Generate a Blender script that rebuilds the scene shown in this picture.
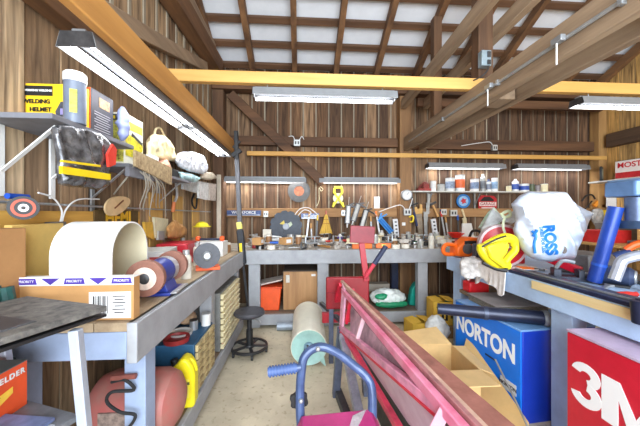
import bpy, bmesh, math, random
from math import sin, cos, pi, radians, tan
from mathutils import Vector, Matrix, noise as mnoise
for _o in list(bpy.data.objects): bpy.data.objects.remove(_o, do_unlink=True)
SC = bpy.context.scene
COL = SC.collection
random.seed(7)
# ------------------------------------------------------------------ camera, world, lights, exposure
F, CX, CY, EYE, YAW = 290.0, 320.0, 213.0, 1.33, radians(3.8)
_cd = bpy.data.cameras.new('camera'); _cd.sensor_width = 36; _cd.lens = F/640*36; _cd.clip_start = .05
CAM = bpy.data.objects.new('camera', _cd); COL.objects.link(CAM)
CAM.location = (0, 0, EYE); CAM.rotation_euler = (pi/2, 0, -YAW)
SC.camera = CAM
W = bpy.data.worlds.new('daylight'); SC.world = W; W.use_nodes = True
W.node_tree.nodes['Background'].inputs[0].default_value = (.80, .90, 1, 1)
W.node_tree.nodes['Background'].inputs[1].default_value = 1.15
def area(name, loc, rot, sx, sy, power, col):
    l = bpy.data.lights.new(name, 'AREA'); l.shape = 'RECTANGLE'; l.size = sx; l.size_y = sy
    l.energy = power; l.color = col
    o = bpy.data.objects.new(name, l); COL.objects.link(o); o.location = loc; o.rotation_euler = rot
    return o
# daylight through the open barn doorway behind the camera
area('doorway_daylight', (.6, -2.4, 1.9), (radians(92), 0, radians(-20)), 3.4, 3.0, 330, (.84, .92, 1))
SC.view_settings.view_transform = 'Standard'; SC.view_settings.look = 'None'
SC.view_settings.gamma = 1; SC.view_settings.use_curve_mapping = False
SC.view_settings.exposure = 0.52
SC.cycles.max_bounces = 8; SC.cycles.diffuse_bounces = 5; SC.cycles.use_denoising = True
TUBE_POWER = 14.0
# ------------------------------------------------------------------ picture -> place helpers
def ray(px, py):
    u, v = (px-CX)/F, (CY-py)/F
    return Vector((u*cos(YAW)+sin(YAW), -u*sin(YAW)+cos(YAW), v))
E = Vector((0, 0, EYE))
def atY(px, py, Y): r = ray(px, py); return E + r*(Y/r.y)
def atX(px, py, X): r = ray(px, py); return E + r*(X/r.x)
def atZ(px, py, z): r = ray(px, py); return E + r*((z-EYE)/r.z)
def atD(px, py, d): return E + ray(px, py)*d
# ------------------------------------------------------------------ materials
def lin(c):
    out = []
    for v in c:
        v /= 255
        out.append(v/12.92 if v <= .04045 else ((v+.055)/1.055)**2.4)
    return (*out, 1)
MATS = {}
def mat(c, rough=.55, metal=0., var=.12, scale=14, bump=0., trans=0, alpha=1, stretch=None, c2=None, emit=0):
    key = (tuple(c), rough, metal, var, scale, bump, trans, alpha, stretch, tuple(c2) if c2 else None, emit)
    if key in MATS: return MATS[key]
    m = bpy.data.materials.new('paint'); m.use_nodes = True; MATS[key] = m
    n = m.node_tree.nodes; L = m.node_tree.links; b = n['Principled BSDF']
    b.inputs['Roughness'].default_value = rough; b.inputs['Metallic'].default_value = metal
    k = lin(c)
    b.inputs['Base Color'].default_value = k
    if trans: b.inputs['Transmission Weight'].default_value = trans
    if alpha < 1: b.inputs['Alpha'].default_value = alpha
    if emit:
        b.inputs['Emission Color'].default_value = k; b.inputs['Emission Strength'].default_value = emit
    elif var:
        tc = n.new('ShaderNodeTexCoord'); mp = n.new('ShaderNodeMapping'); no = n.new('ShaderNodeTexNoise')
        cr = n.new('ShaderNodeValToRGB')
        L.new(tc.outputs['Object'], mp.inputs[0]); L.new(mp.outputs[0], no.inputs['Vector'])
        if stretch: mp.inputs['Scale'].default_value = stretch
        no.inputs['Scale'].default_value = scale; no.inputs['Detail'].default_value = 6; no.inputs['Roughness'].default_value = .65
        a = lin(c2) if c2 else tuple(x*(1-var*2) for x in k[:3])+(1,)
        z = k if c2 else tuple(min(1, x*(1+var)) for x in k[:3])+(1,)
        cr.color_ramp.elements[0].position = .3; cr.color_ramp.elements[1].position = .68
        cr.color_ramp.elements[0].color = a; cr.color_ramp.elements[1].color = z
        L.new(no.outputs[0], cr.inputs[0]); L.new(cr.outputs[0], b.inputs['Base Color'])
        if bump:
            bp = n.new('ShaderNodeBump'); bp.inputs['Strength'].default_value = bump; bp.inputs['Distance'].default_value = .01
            L.new(no.outputs[0], bp.inputs['Height']); L.new(bp.outputs[0], b.inputs['Normal'])
    return m
def wood(c, c2, axis='X', scale=9, rough=.75, bump=.35):
    st = {'X': (.12, 1.6, 1.6), 'Y': (1.6, .12, 1.6), 'Z': (1.6, 1.6, .12)}[axis]
    return mat(c, rough, 0, .2, scale, bump, stretch=st, c2=c2)
def planks(name, cols, axis, width, seam=None):
    """vertical weathered boards: every board gets its own tint, grain runs up the board"""
    m = bpy.data.materials.new(name); m.use_nodes = True
    n = m.node_tree.nodes; L = m.node_tree.links; b = n['Principled BSDF']; b.inputs['Roughness'].default_value = .85
    tc = n.new('ShaderNodeTexCoord'); sp = n.new('ShaderNodeSeparateXYZ'); L.new(tc.outputs['Object'], sp.inputs[0])
    dv = n.new('ShaderNodeMath'); dv.operation = 'DIVIDE'; dv.inputs[1].default_value = width; L.new(sp.outputs[axis], dv.inputs[0])
    fl = n.new('ShaderNodeMath'); fl.operation = 'FLOOR'; L.new(dv.outputs[0], fl.inputs[0])
    wn = n.new('ShaderNodeTexWhiteNoise'); wn.noise_dimensions = '1D'; L.new(fl.outputs[0], wn.inputs['W'])
    r1 = n.new('ShaderNodeValToRGB'); L.new(wn.outputs['Value'], r1.inputs[0])
    els = r1.color_ramp.elements
    els[0].color = lin(cols[0]); els[1].color = lin(cols[-1])
    for i, c in enumerate(cols[1:-1]):
        e = els.new((i+1)/(len(cols)-1)); e.color = lin(c)
    ad = n.new('ShaderNodeVectorMath'); ad.operation = 'ADD'; L.new(tc.outputs['Object'], ad.inputs[0])
    cb = n.new('ShaderNodeCombineXYZ'); mu = n.new('ShaderNodeMath'); mu.operation = 'MULTIPLY'; mu.inputs[1].default_value = 37
    L.new(wn.outputs['Value'], mu.inputs[0]); L.new(mu.outputs[0], cb.inputs[2]); L.new(cb.outputs[0], ad.inputs[1])
    mp = n.new('ShaderNodeMapping'); mp.inputs['Scale'].default_value = (12, 12, .9); L.new(ad.outputs[0], mp.inputs[0])
    no = n.new('ShaderNodeTexNoise'); no.inputs['Scale'].default_value = 2.2; no.inputs['Detail'].default_value = 8; no.inputs['Distortion'].default_value = .8
    L.new(mp.outputs[0], no.inputs['Vector'])
    r2 = n.new('ShaderNodeValToRGB'); r2.color_ramp.elements[0].position = .3; r2.color_ramp.elements[1].position = .72
    r2.color_ramp.elements[0].color = (.32, .28, .26, 1); r2.color_ramp.elements[1].color = (1.5, 1.44, 1.36, 1)
    L.new(no.outputs[0], r2.inputs[0])
    mx = n.new('ShaderNodeMixRGB'); mx.blend_type = 'MULTIPLY'; mx.inputs[0].default_value = 1
    L.new(r1.outputs[0], mx.inputs[1]); L.new(r2.outputs[0], mx.inputs[2]); L.new(mx.outputs[0], b.inputs['Base Color'])
    bp = n.new('ShaderNodeBump'); bp.inputs['Strength'].default_value = .4; bp.inputs['Distance'].default_value = .008
    L.new(no.outputs[0], bp.inputs['Height']); L.new(bp.outputs[0], b.inputs['Normal'])
    return m
# ------------------------------------------------------------------ mesh builder
def frame(loc=(0, 0, 0), rx=0, ry=0, rz=0):
    return Matrix.Translation(loc) @ Matrix.Rotation(rz, 4, 'Z') @ Matrix.Rotation(ry, 4, 'Y') @ Matrix.Rotation(rx, 4, 'X')
def aim(p0, p1):
    p0, p1 = Vector(p0), Vector(p1); d = p1-p0
    q = d.to_track_quat('Z', 'Y').to_matrix().to_4x4()
    return Matrix.Translation(p0) @ q, d.length
def smooth_path(pts, n=6):
    pts = [Vector(p) for p in pts]; out = []
    for i in range(len(pts)-1):
        a = pts[max(i-1, 0)]; b = pts[i]; c = pts[i+1]; d = pts[min(i+2, len(pts)-1)]
        for k in range(n):
            t = k/n
            out.append(.5*((2*b)+(c-a)*t+(2*a-5*b+4*c-d)*t*t+(3*b-a-3*c+d)*t**3))
    out.append(pts[-1]); return out
class MB:
    def __init__(s): s.bm = bmesh.new()
    def box(s, c, d, rx=0, ry=0, rz=0, M=None):
        X = frame(c, rx, ry, rz) @ Matrix.Diagonal((*d, 1))
        if M is not None: X = M @ X
        bmesh.ops.create_cube(s.bm, size=1, matrix=X); return s
    def span(s, a, b):
        return s.box([(a[i]+b[i])/2 for i in range(3)], [abs(b[i]-a[i]) for i in range(3)])
    def bar(s, p0, p1, w, h, roll=0):
        """a straight bar from p0 to p1: w across, h upward"""
        p0, p1 = Vector(p0), Vector(p1); d = (p1-p0).normalized()
        up = Vector((0, 0, 1)) if abs(d.z) < .95 else Vector((0, 1, 0))
        x = d.cross(up).normalized(); y = x.cross(d)
        R = Matrix((x, y, -d)).transposed().to_4x4() @ Matrix.Rotation(roll, 4, 'Z')
        X = Matrix.Translation((p0+p1)/2) @ R @ Matrix.Diagonal((w, h, (p1-p0).length, 1))
        bmesh.ops.create_cube(s.bm, size=1, matrix=X)
        return s
    def cyl(s, p0, p1, r, r2=None, n=16, caps=True):
        X, l = aim(p0, p1)
        bmesh.ops.create_cone(s.bm, cap_ends=caps, segments=n, radius1=r, radius2=r if r2 is None else r2, depth=l, matrix=X @ Matrix.Translation((0, 0, l/2))); return s
    def ball(s, c, r, sc=(1, 1, 1), n=12, M=None):
        X = Matrix.Translation(c) @ Matrix.Diagonal((*sc, 1))
        if M is not None: X = M @ X
        bmesh.ops.create_uvsphere(s.bm, u_segments=n*2, v_segments=n, radius=r, matrix=X); return s
    def tube(s, pts, r, n=8, sm=6, closed=False):
        P = smooth_path(pts, sm) if sm else [Vector(p) for p in pts]
        rings = []; up = Vector((.13, .21, .97))
        for i, p in enumerate(P):
            d = (P[min(i+1, len(P)-1)]-P[max(i-1, 0)])
            d = d.normalized() if d.length > 1e-9 else Vector((0, 0, 1))
            x = d.cross(up)
            if x.length < .05: x = d.cross(Vector((1, 0, 0)))
            x.normalize(); y = x.cross(d).normalized(); up = y
            rr = r(i/(len(P)-1)) if callable(r) else r
            rings.append([s.bm.verts.new(p+(x*cos(2*pi*k/n)+y*sin(2*pi*k/n))*rr) for k in range(n)])
        for a, b in zip(rings, rings[1:]):
            for k in range(n): s.bm.faces.new((a[k], a[(k+1) % n], b[(k+1) % n], b[k]))
        if not closed:
            s.bm.faces.new(rings[0]); s.bm.faces.new(rings[-1][::-1])
        return s
    def lathe(s, prof, M=None, n=24):
        """prof: (radius, height) pairs turned about Z"""
        M = M if M is not None else Matrix(); rings = []
        for r, z in prof:
            if r < 1e-5: rings.append([s.bm.verts.new(M @ Vector((0, 0, z)))])
            else: rings.append([s.bm.verts.new(M @ Vector((r*cos(2*pi*k/n), r*sin(2*pi*k/n), z))) for k in range(n)])
        for a, b in zip(rings, rings[1:]):
            for k in range(n):
                k2 = (k+1) % n
                if len(a) == 1 and len(b) == 1: continue
                if len(a) == 1: s.bm.faces.new((a[0], b[k2], b[k]))
                elif len(b) == 1: s.bm.faces.new((a[k], a[k2], b[0]))
                else: s.bm.faces.new((a[k], a[k2], b[k2], b[k]))
        return s
    def prism(s, pts, t, M=None):
        """outline in local XY, thickness t along local Z (centred)"""
        M = M if M is not None else Matrix()
        lo = [s.bm.verts.new(M @ Vector((x, y, -t/2))) for x, y in pts]; hi = [s.bm.verts.new(M @ Vector((x, y, t/2))) for x, y in pts]
        s.bm.faces.new(lo[::-1]); s.bm.faces.new(hi); k = len(pts)
        for i in range(k): s.bm.faces.new((lo[i], lo[(i+1) % k], hi[(i+1) % k], hi[i]))
        return s
    def ring(s, c, r, r_in, t, M=None, n=28):
        X = (M if M is not None else Matrix()) @ Matrix.Translation(c)
        return s.lathe([(r_in, -t/2), (r, -t/2), (r, t/2), (r_in, t/2), (r_in, -t/2)], X, n)
    def poly(s, pts, t=0):
        vs = [s.bm.verts.new(p) for p in pts]; f = s.bm.faces.new(vs)
        if t:
            s.bm.normal_update(); nn = f.normal.copy()
            ex = bmesh.ops.extrude_face_region(s.bm, geom=[f])
            for v in ex['geom']:
                if isinstance(v, bmesh.types.BMVert): v.co += nn*t
        return s
    def grid(s, fn, nu, nv):
        V = [[s.bm.verts.new(fn(i/nu, j/nv)) for j in range(nv+1)] for i in range(nu+1)]
        for i in range(nu):
            for j in range(nv): s.bm.faces.new((V[i][j], V[i+1][j], V[i+1][j+1], V[i][j+1]))
        return s
    def build(s, name, m, parent=None, bevel=0, smooth=30, solid=0):
        bmesh.ops.recalc_face_normals(s.bm, faces=s.bm.faces[:])
        me = bpy.data.meshes.new(name); s.bm.to_mesh(me); s.bm.free()
        me.materials.append(m)
        if smooth:
            me.polygons.foreach_set('use_smooth', [True]*len(me.polygons)); me.set_sharp_from_angle(angle=radians(smooth))
        o = bpy.data.objects.new(name, me); COL.objects.link(o)
        if parent: o.parent = parent
        if bevel:
            b = o.modifiers.new('bevel', 'BEVEL'); b.width = bevel; b.segments = 2; b.limit_method = 'ANGLE'
        if solid:
            d = o.modifiers.new('solid', 'SOLIDIFY'); d.thickness = solid; d.offset = 0
        return o
def tag(o, label, cat, group=None):
    o['label'] = label; o['category'] = cat
    if group: o['group'] = group
    return o
def thing(name, label, cat, loc=(0, 0, 0), rz=0, group=None, rx=0, ry=0):
    o = bpy.data.objects.new(name, None); COL.objects.link(o); o.empty_display_size = .1
    o.location = loc; o.rotation_euler = (rx, ry, rz)
    return tag(o, label, cat, group)
def struct(name, mb, m, bevel=0, smooth=30):
    o = mb.build(name, m, None, bevel, smooth); o['kind'] = 'structure'; return o
def solo(name, mb, m, label, cat, group=None, bevel=0, loc=(0, 0, 0), rz=0, rx=0, ry=0, solid=0):
    o = mb.build(name, m, None, bevel, solid=solid); o.location = loc; o.rotation_euler = (rx, ry, rz)
    return tag(o, label, cat, group)
def dup(root, loc, rz=None, label=None, group=None):
    c = root.copy(); COL.objects.link(c); c.location = loc
    if rz is not None: c.rotation_euler.z = rz
    if label: c['label'] = label
    if group: c['group'] = group
    for ch in list(root.children):
        k = ch.copy(); COL.objects.link(k); k.parent = c
        for g in list(ch.children):
            q = g.copy(); COL.objects.link(q); q.parent = k
    return c
FACE = {'-y': Matrix(((1, 0, 0), (0, 0, -1), (0, 1, 0))), '-x': Matrix(((0, 0, -1), (-1, 0, 0), (0, 1, 0))),
        '+x': Matrix(((0, 0, 1), (1, 0, 0), (0, 1, 0))), '+z': Matrix(((1, 0, 0), (0, 1, 0), (0, 0, 1)))}
def text(body, size, loc, facing, m, parent=None, rot=0, bold=0, sx=1, name='lettering', space=1):
    cu = bpy.data.curves.new(name, 'FONT'); cu.body = body; cu.size = size; cu.align_x = 'CENTER'; cu.align_y = 'CENTER'
    cu.extrude = .0006; cu.offset = bold; cu.space_character = space
    tmp = bpy.data.objects.new('tmp', cu); COL.objects.link(tmp); bpy.context.view_layer.update()
    me = bpy.data.meshes.new_from_object(tmp.evaluated_get(bpy.context.evaluated_depsgraph_get()))
    bpy.data.objects.remove(tmp); bpy.data.curves.remove(cu)
    me.name = name; me.materials.clear(); me.materials.append(m)
    o = bpy.data.objects.new(name, me); COL.objects.link(o)
    o.matrix_world = Matrix.Translation(loc) @ FACE[facing].to_4x4() @ Matrix.Rotation(rot, 4, 'Z') @ Matrix.Diagonal((sx, 1, 1, 1))
    if parent: o.parent = parent
    return o
def crumple(name, pts, m, parent=None, vox=.012, amp=.02, scale=.06, seed=0, sm=3, ridged=True):
    """a crumpled soft body: hull of the given points, remeshed, creased with ridged noise"""
    bm = bmesh.new()
    for p in pts: bm.verts.new(p)
    bmesh.ops.convex_hull(bm, input=bm.verts[:])
    me = bpy.data.meshes.new(name); bm.to_mesh(me); bm.free()
    o = bpy.data.objects.new(name, me); COL.objects.link(o)
    r = o.modifiers.new('r', 'REMESH'); r.mode = 'VOXEL'; r.voxel_size = vox
    q = o.modifiers.new('s', 'SMOOTH'); q.iterations = sm*3
    bpy.context.view_layer.update()
    dg = bpy.context.evaluated_depsgraph_get()
    me2 = bpy.data.meshes.new_from_object(o.evaluated_get(dg)); o.modifiers.clear(); o.data = me2
    off = Vector((seed*7.3, seed*3.1, seed*5.7))
    cs = [v.co.copy() for v in me2.vertices]; ns = [v.normal.copy() for v in me2.vertices]
    for v, c, nn in zip(me2.vertices, cs, ns):
        h = mnoise.noise(c/scale+off)
        k = (1-abs(h)*2.4) if ridged else h
        k += .45*mnoise.noise(c/(scale*.42)+off)
        v.co = c+nn*(k*amp)
    me2.materials.clear(); me2.materials.append(m)
    me2.polygons.foreach_set('use_smooth', [True]*len(me2.polygons))
    me2.name = name
    if parent: o.parent = parent
    return o
def blob(c, d, n=14, seed=1, flat=None):
    rr = random.Random(seed); c = Vector(c); out = []
    for i in range(n*3):
        v = Vector((rr.gauss(0, 1), rr.gauss(0, 1), rr.gauss(0, 1))).normalized()
        out.append(c+Vector((v.x*d[0]/2, v.y*d[1]/2, v.z*d[2]/2)))
    if flat is not None:
        for p in out: p.z = max(p.z, flat)
    return out
def pillow(name, rim, front, back, m, parent=None, n=(0, -1, 0), fold=.012, k=5, seed=0, power=.5, fine=.5):
    """a limp bag: a rim of points closed by a bulged front and back, with folds running to the rim"""
    rim = [Vector(p) for p in rim]; n = Vector(n).normalized(); c = sum(rim, Vector())/len(rim); P = []
    for i, a in enumerate(rim):
        b = rim[(i+1) % len(rim)]
        for j in range(6): P.append(a.lerp(b, j/6))
    NA, NR = len(P), 16; bm = bmesh.new()
    def vert(i, r, side, h):
        th = 2*pi*i/NA; q = c.lerp(P[i], r)
        e = (1-r*r)**power
        a1 = mnoise.noise(Vector(((q.x+q.y)*k*1.6+q.z*2.2, q.z*k*.45, seed*5.1+side)))
        f = (1-3*abs(a1))+fine*mnoise.noise(Vector((q.x*24, q.z*18, seed+side*3)))
        return bm.verts.new(q+n*(side*h*e+fold*f*min(1, (1-r)*5)*.8))
    rimv = [bm.verts.new(p) for p in P]
    for side, h in ((1, front), (-1, back)):
        rows = [[vert(i, r/NR, side, h) for i in range(NA)] for r in range(1, NR)]; ctr = vert(0, 0, side, h)
        rows.append(rimv)
        for i in range(NA):
            j = (i+1) % NA; bm.faces.new((ctr, rows[0][i], rows[0][j]))
            for A_, B_ in zip(rows, rows[1:]): bm.faces.new((A_[i], B_[i], B_[j], A_[j]))
    mb = MB(); mb.bm.free(); mb.bm = bm
    return mb.build(name, m, parent, 0, 75)
# common materials
BENCH = mat((158, 160, 164), .6, 0, .1, 6, .1)
BENCH_BLUE = mat((150, 166, 194), .55, 0, .1, 5, .08)
BENCH_TOP = mat((186, 174, 158), .8, 0, .3, 9, .2, c2=(140, 132, 122))
STEEL = mat((186, 186, 186), .38, .55, .2, 20)
DARK_STEEL = mat((84, 84, 86), .45, .6, .2, 20)
BLACK = mat((28, 28, 30), .5, 0, .2)
RUBBER = mat((38, 38, 40), .8, 0, .2)
WHITE = mat((228, 228, 226), .5, 0, .05)
CREAM = mat((226, 214, 176), .6, 0, .06)
CARD = mat((186, 140, 88), .85, 0, .08, 5)
CARD_L = mat((208, 172, 116), .85, 0, .08, 5)
RED = mat((144, 20, 32), .4, 0, .08)
ORANGE = mat((232, 92, 26), .45, 0, .06)
YELLOW = mat((238, 206, 30), .45, 0, .06)
BLUE = mat((28, 76, 176), .4, 0, .08)
NAVY = mat((32, 40, 66), .4, 0, .15)
GREEN = mat((18, 120, 90), .5, 0, .08)
TEAL = mat((16, 92, 92), .5, 0, .15)
GALV = mat((168, 172, 176), .4, .6, .12, 18)
HANDLE = mat((190, 140, 82), .6, 0, .12, 10)
COPPER = mat((190, 120, 78), .4, .5, .2)
# ================================================================== THE SETTING
XL, XR, YB, YF = -1.27, 4.74, 4.35, -2.2          # walls; open doorway side at YF
def roof_z(y): return 5.63-.503*y
# floor: worn concrete
def concrete():
    m = mat((214, 202, 176), .85, 0, .14, 2.2, .08, c2=(178, 166, 142)).copy(); m.name = 'concrete'
    n = m.node_tree.nodes; L = m.node_tree.links; b = n['Principled BSDF']; src = b.inputs['Base Color'].links[0].from_socket
    tc = n.new('ShaderNodeTexCoord'); v = n.new('ShaderNodeTexNoise'); v.inputs['Scale'].default_value = 26; v.inputs['Detail'].default_value = 4
    L.new(tc.outputs['Object'], v.inputs['Vector'])
    r = n.new('ShaderNodeValToRGB'); r.color_ramp.elements[0].position = .3; r.color_ramp.elements[1].position = .42
    r.color_ramp.elements[0].color = (.62, .58, .52, 1); r.color_ramp.elements[1].color = (1, 1, 1, 1)
    mx = n.new('ShaderNodeMixRGB'); mx.blend_type = 'MULTIPLY'; mx.inputs[0].default_value = .8
    L.new(v.outputs[0], r.inputs[0]); L.new(src, mx.inputs[1]); L.new(r.outputs[0], mx.inputs[2]); L.new(mx.outputs[0], b.inputs['Base Color'])
    return m
struct('floor', MB().span((XL-.1, YF, -.1), (XR+.1, YB+.1, 0)), concrete())
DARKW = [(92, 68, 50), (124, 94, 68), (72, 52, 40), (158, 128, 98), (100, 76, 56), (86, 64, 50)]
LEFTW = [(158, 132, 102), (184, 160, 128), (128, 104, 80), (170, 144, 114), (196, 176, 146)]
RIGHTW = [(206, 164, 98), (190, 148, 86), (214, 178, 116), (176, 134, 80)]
SEAM = mat((160, 148, 128), .8, 0, .12, 4)
def board_wall(name, mats, axis, a, b, fixed, inward, w, top, zcut=None):
    """boards with gaps over a pale backing; one mesh"""
    m = MB(); seam = MB(); x = a; rr = random.Random(len(name))
    while x < b-1e-4:
        e = min(x+w, b); g = rr.uniform(.012, .026) if axis == 'X' else rr.uniform(.006, .014); t = rr.uniform(.016, .024)
        z1 = top(x+.5*w) if callable(top) else top
        lo, hi = x+g/2, e-g/2
        if axis == 'X': m.span((lo, fixed, 0), (hi, fixed-inward*t, z1))
        else:
            X0, X1 = fixed, fixed+inward*t
            za, zb = top(lo), top(hi)
            q = [(X0, lo, 0), (X1, lo, 0), (X1, hi, 0), (X0, hi, 0), (X0, lo, za), (X1, lo, za), (X1, hi, zb), (X0, hi, zb)]
            v = [m.bm.verts.new(p) for p in q]
            for f in ((0, 3, 2, 1), (4, 5, 6, 7), (0, 1, 5, 4), (1, 2, 6, 5), (2, 3, 7, 6), (3, 0, 4, 7)): m.bm.faces.new([v[i] for i in f])
        x = e
    o = m.build(name, mats, None, 0, 0); o['kind'] = 'structure'
    s = MB()
    if axis == 'X': s.span((a, fixed+.03, 0), (b, fixed-inward*.012, top))
    else: s.poly([(fixed+inward*.012, a, 0), (fixed+inward*.012, b, 0), (fixed+inward*.012, b, top(b)), (fixed+inward*.012, a, top(a))], -.04*inward)
    if axis == 'Y' and inward > 0:
        x = a+w
        while x < b-.1:
            s.span((fixed+.02, x-.016, 2.46), (fixed+.03, x+.016, top(x)-.2)); x += w
    q = s.build('board_backing', SEAM, o, 0, 0)
    return o
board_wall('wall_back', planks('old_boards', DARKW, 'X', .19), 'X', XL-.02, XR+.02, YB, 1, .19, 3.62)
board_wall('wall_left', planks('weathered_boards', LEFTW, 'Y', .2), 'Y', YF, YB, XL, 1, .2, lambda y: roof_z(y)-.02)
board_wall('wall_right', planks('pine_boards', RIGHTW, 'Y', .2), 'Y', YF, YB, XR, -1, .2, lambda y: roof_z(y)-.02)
# roof: white sheeting over purlins over rafters
r = MB(); r.poly([(XL-.05, YF, roof_z(YF)), (XR+.05, YF, roof_z(YF)), (XR+.05, YB+.05, roof_z(YB+.05)), (XL-.05, YB+.05, roof_z(YB+.05))], .04)
struct('ceiling', r, mat((226, 228, 232), .7, 0, .05, 2.5))
OLD_X = wood((120, 84, 56), (66, 44, 30), 'X', 5); OLD_Y = wood((138, 98, 62), (76, 50, 32), 'Y', 5); OLD_Z = wood((124, 90, 62), (70, 48, 34), 'Z', 5)
GREY_Y = wood((178, 154, 126), (112, 90, 70), 'Y', 5)
NEW_X = wood((232, 186, 108), (202, 146, 70), 'X', 4, .6, .1); NEW_Y = wood((206, 152, 82), (170, 118, 58), 'Y', 4, .6, .1)
sl = math.atan(.503)
y = 4.22
while y > -1.9:
    z = roof_z(y)-.055
    p = MB().box((1.735, y, z), (XR-XL-.02, .075, .05), rx=-sl)
    struct('purlin', p, OLD_X); y -= .285
for k in range(-1, 10):
    X = -.68+.594*k
    if k == -1: X = XL+.09
    p = MB().bar((X, YF+.02, roof_z(YF)-.15), (X, YB-.03, roof_z(YB)-.13), .07, .11)
    struct('rafter', p, OLD_Y)
def beam(name, m, p0, p1, w, h): return struct(name, MB().bar(p0, p1, w, h), m, .006)
# posts, plates, girts and braces
beam('post', OLD_Z, (XL+.12, 4.2, 0), (XL+.12, 4.2, 3.05), .15, .17)
beam('post', wood((168, 128, 86), (116, 84, 56), 'Z', 5), (1.535, 4.24, 0), (1.535, 4.24, 3.05), .17, .16)
beam('post', wood((188, 146, 90), (140, 100, 60), 'Z', 5), (XR-.1, 4.24, 0), (XR-.1, 4.24, 3.05), .13, .15)
beam('trim', mat((196, 186, 168), .7, 0, .12, 6), (-1.13, 4.095, .95), (-1.13, 4.095, 1.86), .055, .03)
beam('wall_plate', OLD_X, (XL+.03, 4.2, 3.15), (XR-.03, 4.2, 3.15), .16, .17)
beam('girt', OLD_X, (XL+.2, 4.27, 2.375), (1.44, 4.27, 2.375), .10, .13)
beam('girt', OLD_X, (1.63, 4.27, 2.365), (XR-.18, 4.27, 2.365), .10, .15)
beam('girt', wood((184, 140, 92), (128, 92, 58), 'X', 5), (XL+.2, 4.29, 1.335), (1.44, 4.29, 1.335), .05, .13)
beam('girt', wood((184, 140, 92), (128, 92, 58), 'X', 5), (1.63, 4.29, 1.335), (XR-.18, 4.29, 1.335), .05, .13)
beam('girt', OLD_Y, (XL+.08, -1.8, 2.36), (XL+.08, 4.1, 2.36), .1, .17)
beam('girt', wood((110, 84, 62), (62, 46, 36), 'Y', 5), (XR-.08, -1.8, 2.42), (XR-.08, 4.1, 2.42), .1, .2)
beam('left_plate', OLD_Y, (XL+.12, 1.2, 3.22), (XL+.12, 4.1, 3.34), .16, .2)
beam('left_plate', GREY_Y, (XL+.09, 1.2, 3.58), (XL+.09, 3.95, 3.5), .11, .15)
beam('brace', GREY_Y, (XL+.07, 1.55, 2.46), (XL+.07, 3.75, 3.17), .06, .12)
beam('brace', OLD_X, (-1.0, 4.2, 3.02), (.33, 4.2, 1.76), .06, .13)
beam('ledger', NEW_X, (-.76, 4.17, 2.175), (XR-.05, 4.17, 2.175), .05, .062)
beam('cross_beam', NEW_X, (XL+.02, 2.5, 2.475), (XR-.02, 2.5, 2.475), .06, .1)
beam('lamp_rail', NEW_Y, (-.8, .5, 2.115), (-.8, 3.6, 2.115), .045, .13)
# the pair of tie beams that runs out from the back post, and what stands on them
beam('tie_beam', GREY_Y, (1.53, -1.6, 2.33), (1.53, 4.14, 2.33), .06, .2)
beam('tie_beam', GREY_Y, (1.75, -1.6, 2.33), (1.75, 4.14, 2.33), .06, .2)
for yy in (1.15, 2.3): beam('blocking', GREY_Y, (1.575, yy, 2.30), (1.705, yy, 2.30), .2, .13)
beam('king_post', OLD_Z, (1.70, 2.62, 2.43), (1.70, 2.62, roof_z(2.62)-.22), .14, .12)
beam('king_post', OLD_Z, (1.64, 3.42, 2.43), (1.64, 3.42, roof_z(3.42)-.22), .1, .1)
for X in (1.48, 1.80):
    beam('queen_brace', GREY_Y, (X, 4.1, 2.9), (X, 1.4, 3.06), .07, .13)
beam('girt', OLD_X, (1.68, 4.1, 2.93), (XR-.2, 4.1, 2.93), .07, .12)
# ================================================================== LAMPS
TUBE = mat((250, 252, 255), .3, 0, 0, emit=TUBE_POWER)
ENAMEL = mat((238, 240, 242), .35, 0, .03)
SILVER = mat((140, 142, 144), .45, .2, .06)
def shop_light(label, p, rz, L=1.24, tilt=0, group=None, tube_m=TUBE):
    t = thing('shop_light', label, 'lamp', p, rz, group, rx=tilt)
    h = MB(); w = .075
    pr = [(-w, -.03), (-.06, .026), (.06, .026), (w, -.03), (w-.003, -.031), (.057, .022), (-.057, .022), (-w+.003, -.031)]
    h.prism(pr, L, Matrix.Rotation(pi/2, 4, 'Y') @ Matrix.Rotation(pi/2, 4, 'Z')); h.build('reflector', ENAMEL, t, 0, 0)
    h = MB(); h.prism([(-w-.001, -.028), (-.062, .028), (.062, .028), (w+.001, -.028), (w+.0045, -.03), (.064, .032), (-.064, .032), (-w-.0045, -.03)], L, Matrix.Rotation(pi/2, 4, 'Y') @ Matrix.Rotation(pi/2, 4, 'Z')); h.build('housing', SILVER, t, 0, 0)
    c = MB().box((0, 0, .042), (L*.98, .055, .02)); c.box((0, 0, .012), (L, .034, .02)); c.build('ballast_housing', SILVER, t, .003)
    MB().box((0, 0, -.006), (L-.02, .018, .036)).build('divider', mat((58, 60, 64), .6, 0, .05), t, .002)
    for s in (-1, 1):
        MB().cyl((-L/2+.03, s*.04, -.002), (L/2-.03, s*.04, -.002), .0135, n=10).build('tube', tube_m, t)
    for s in (-1, 1):
        e = MB().prism([(-w, -.03), (-.06, .033), (.06, .033), (w, -.03)], .006, Matrix.Translation((s*L/2, 0, 0)) @ Matrix.Rotation(pi/2, 4, 'Y') @ Matrix.Rotation(pi/2, 4, 'Z'))
        e.build('end_cap', DARK_STEEL, t, 0, 0)
    return t
def chain(t, x, h):
    MB().tube([(x, 0, .04), (x, 0, .04+h)], .004, 6, 0).build('hanging_chain', STEEL, t)
a = shop_light('long shop light hung nearest the camera under the left lamp rail', (-.91, 1.815, 2.035), pi/2, 1.15)
shop_light('second shop light further along the left lamp rail, nearer the back corner', (-.91, 2.975, 2.035), pi/2, 1.15)
x0, x1 = atY(222, 180, 4.22), atY(306, 180, 4.22)
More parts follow.
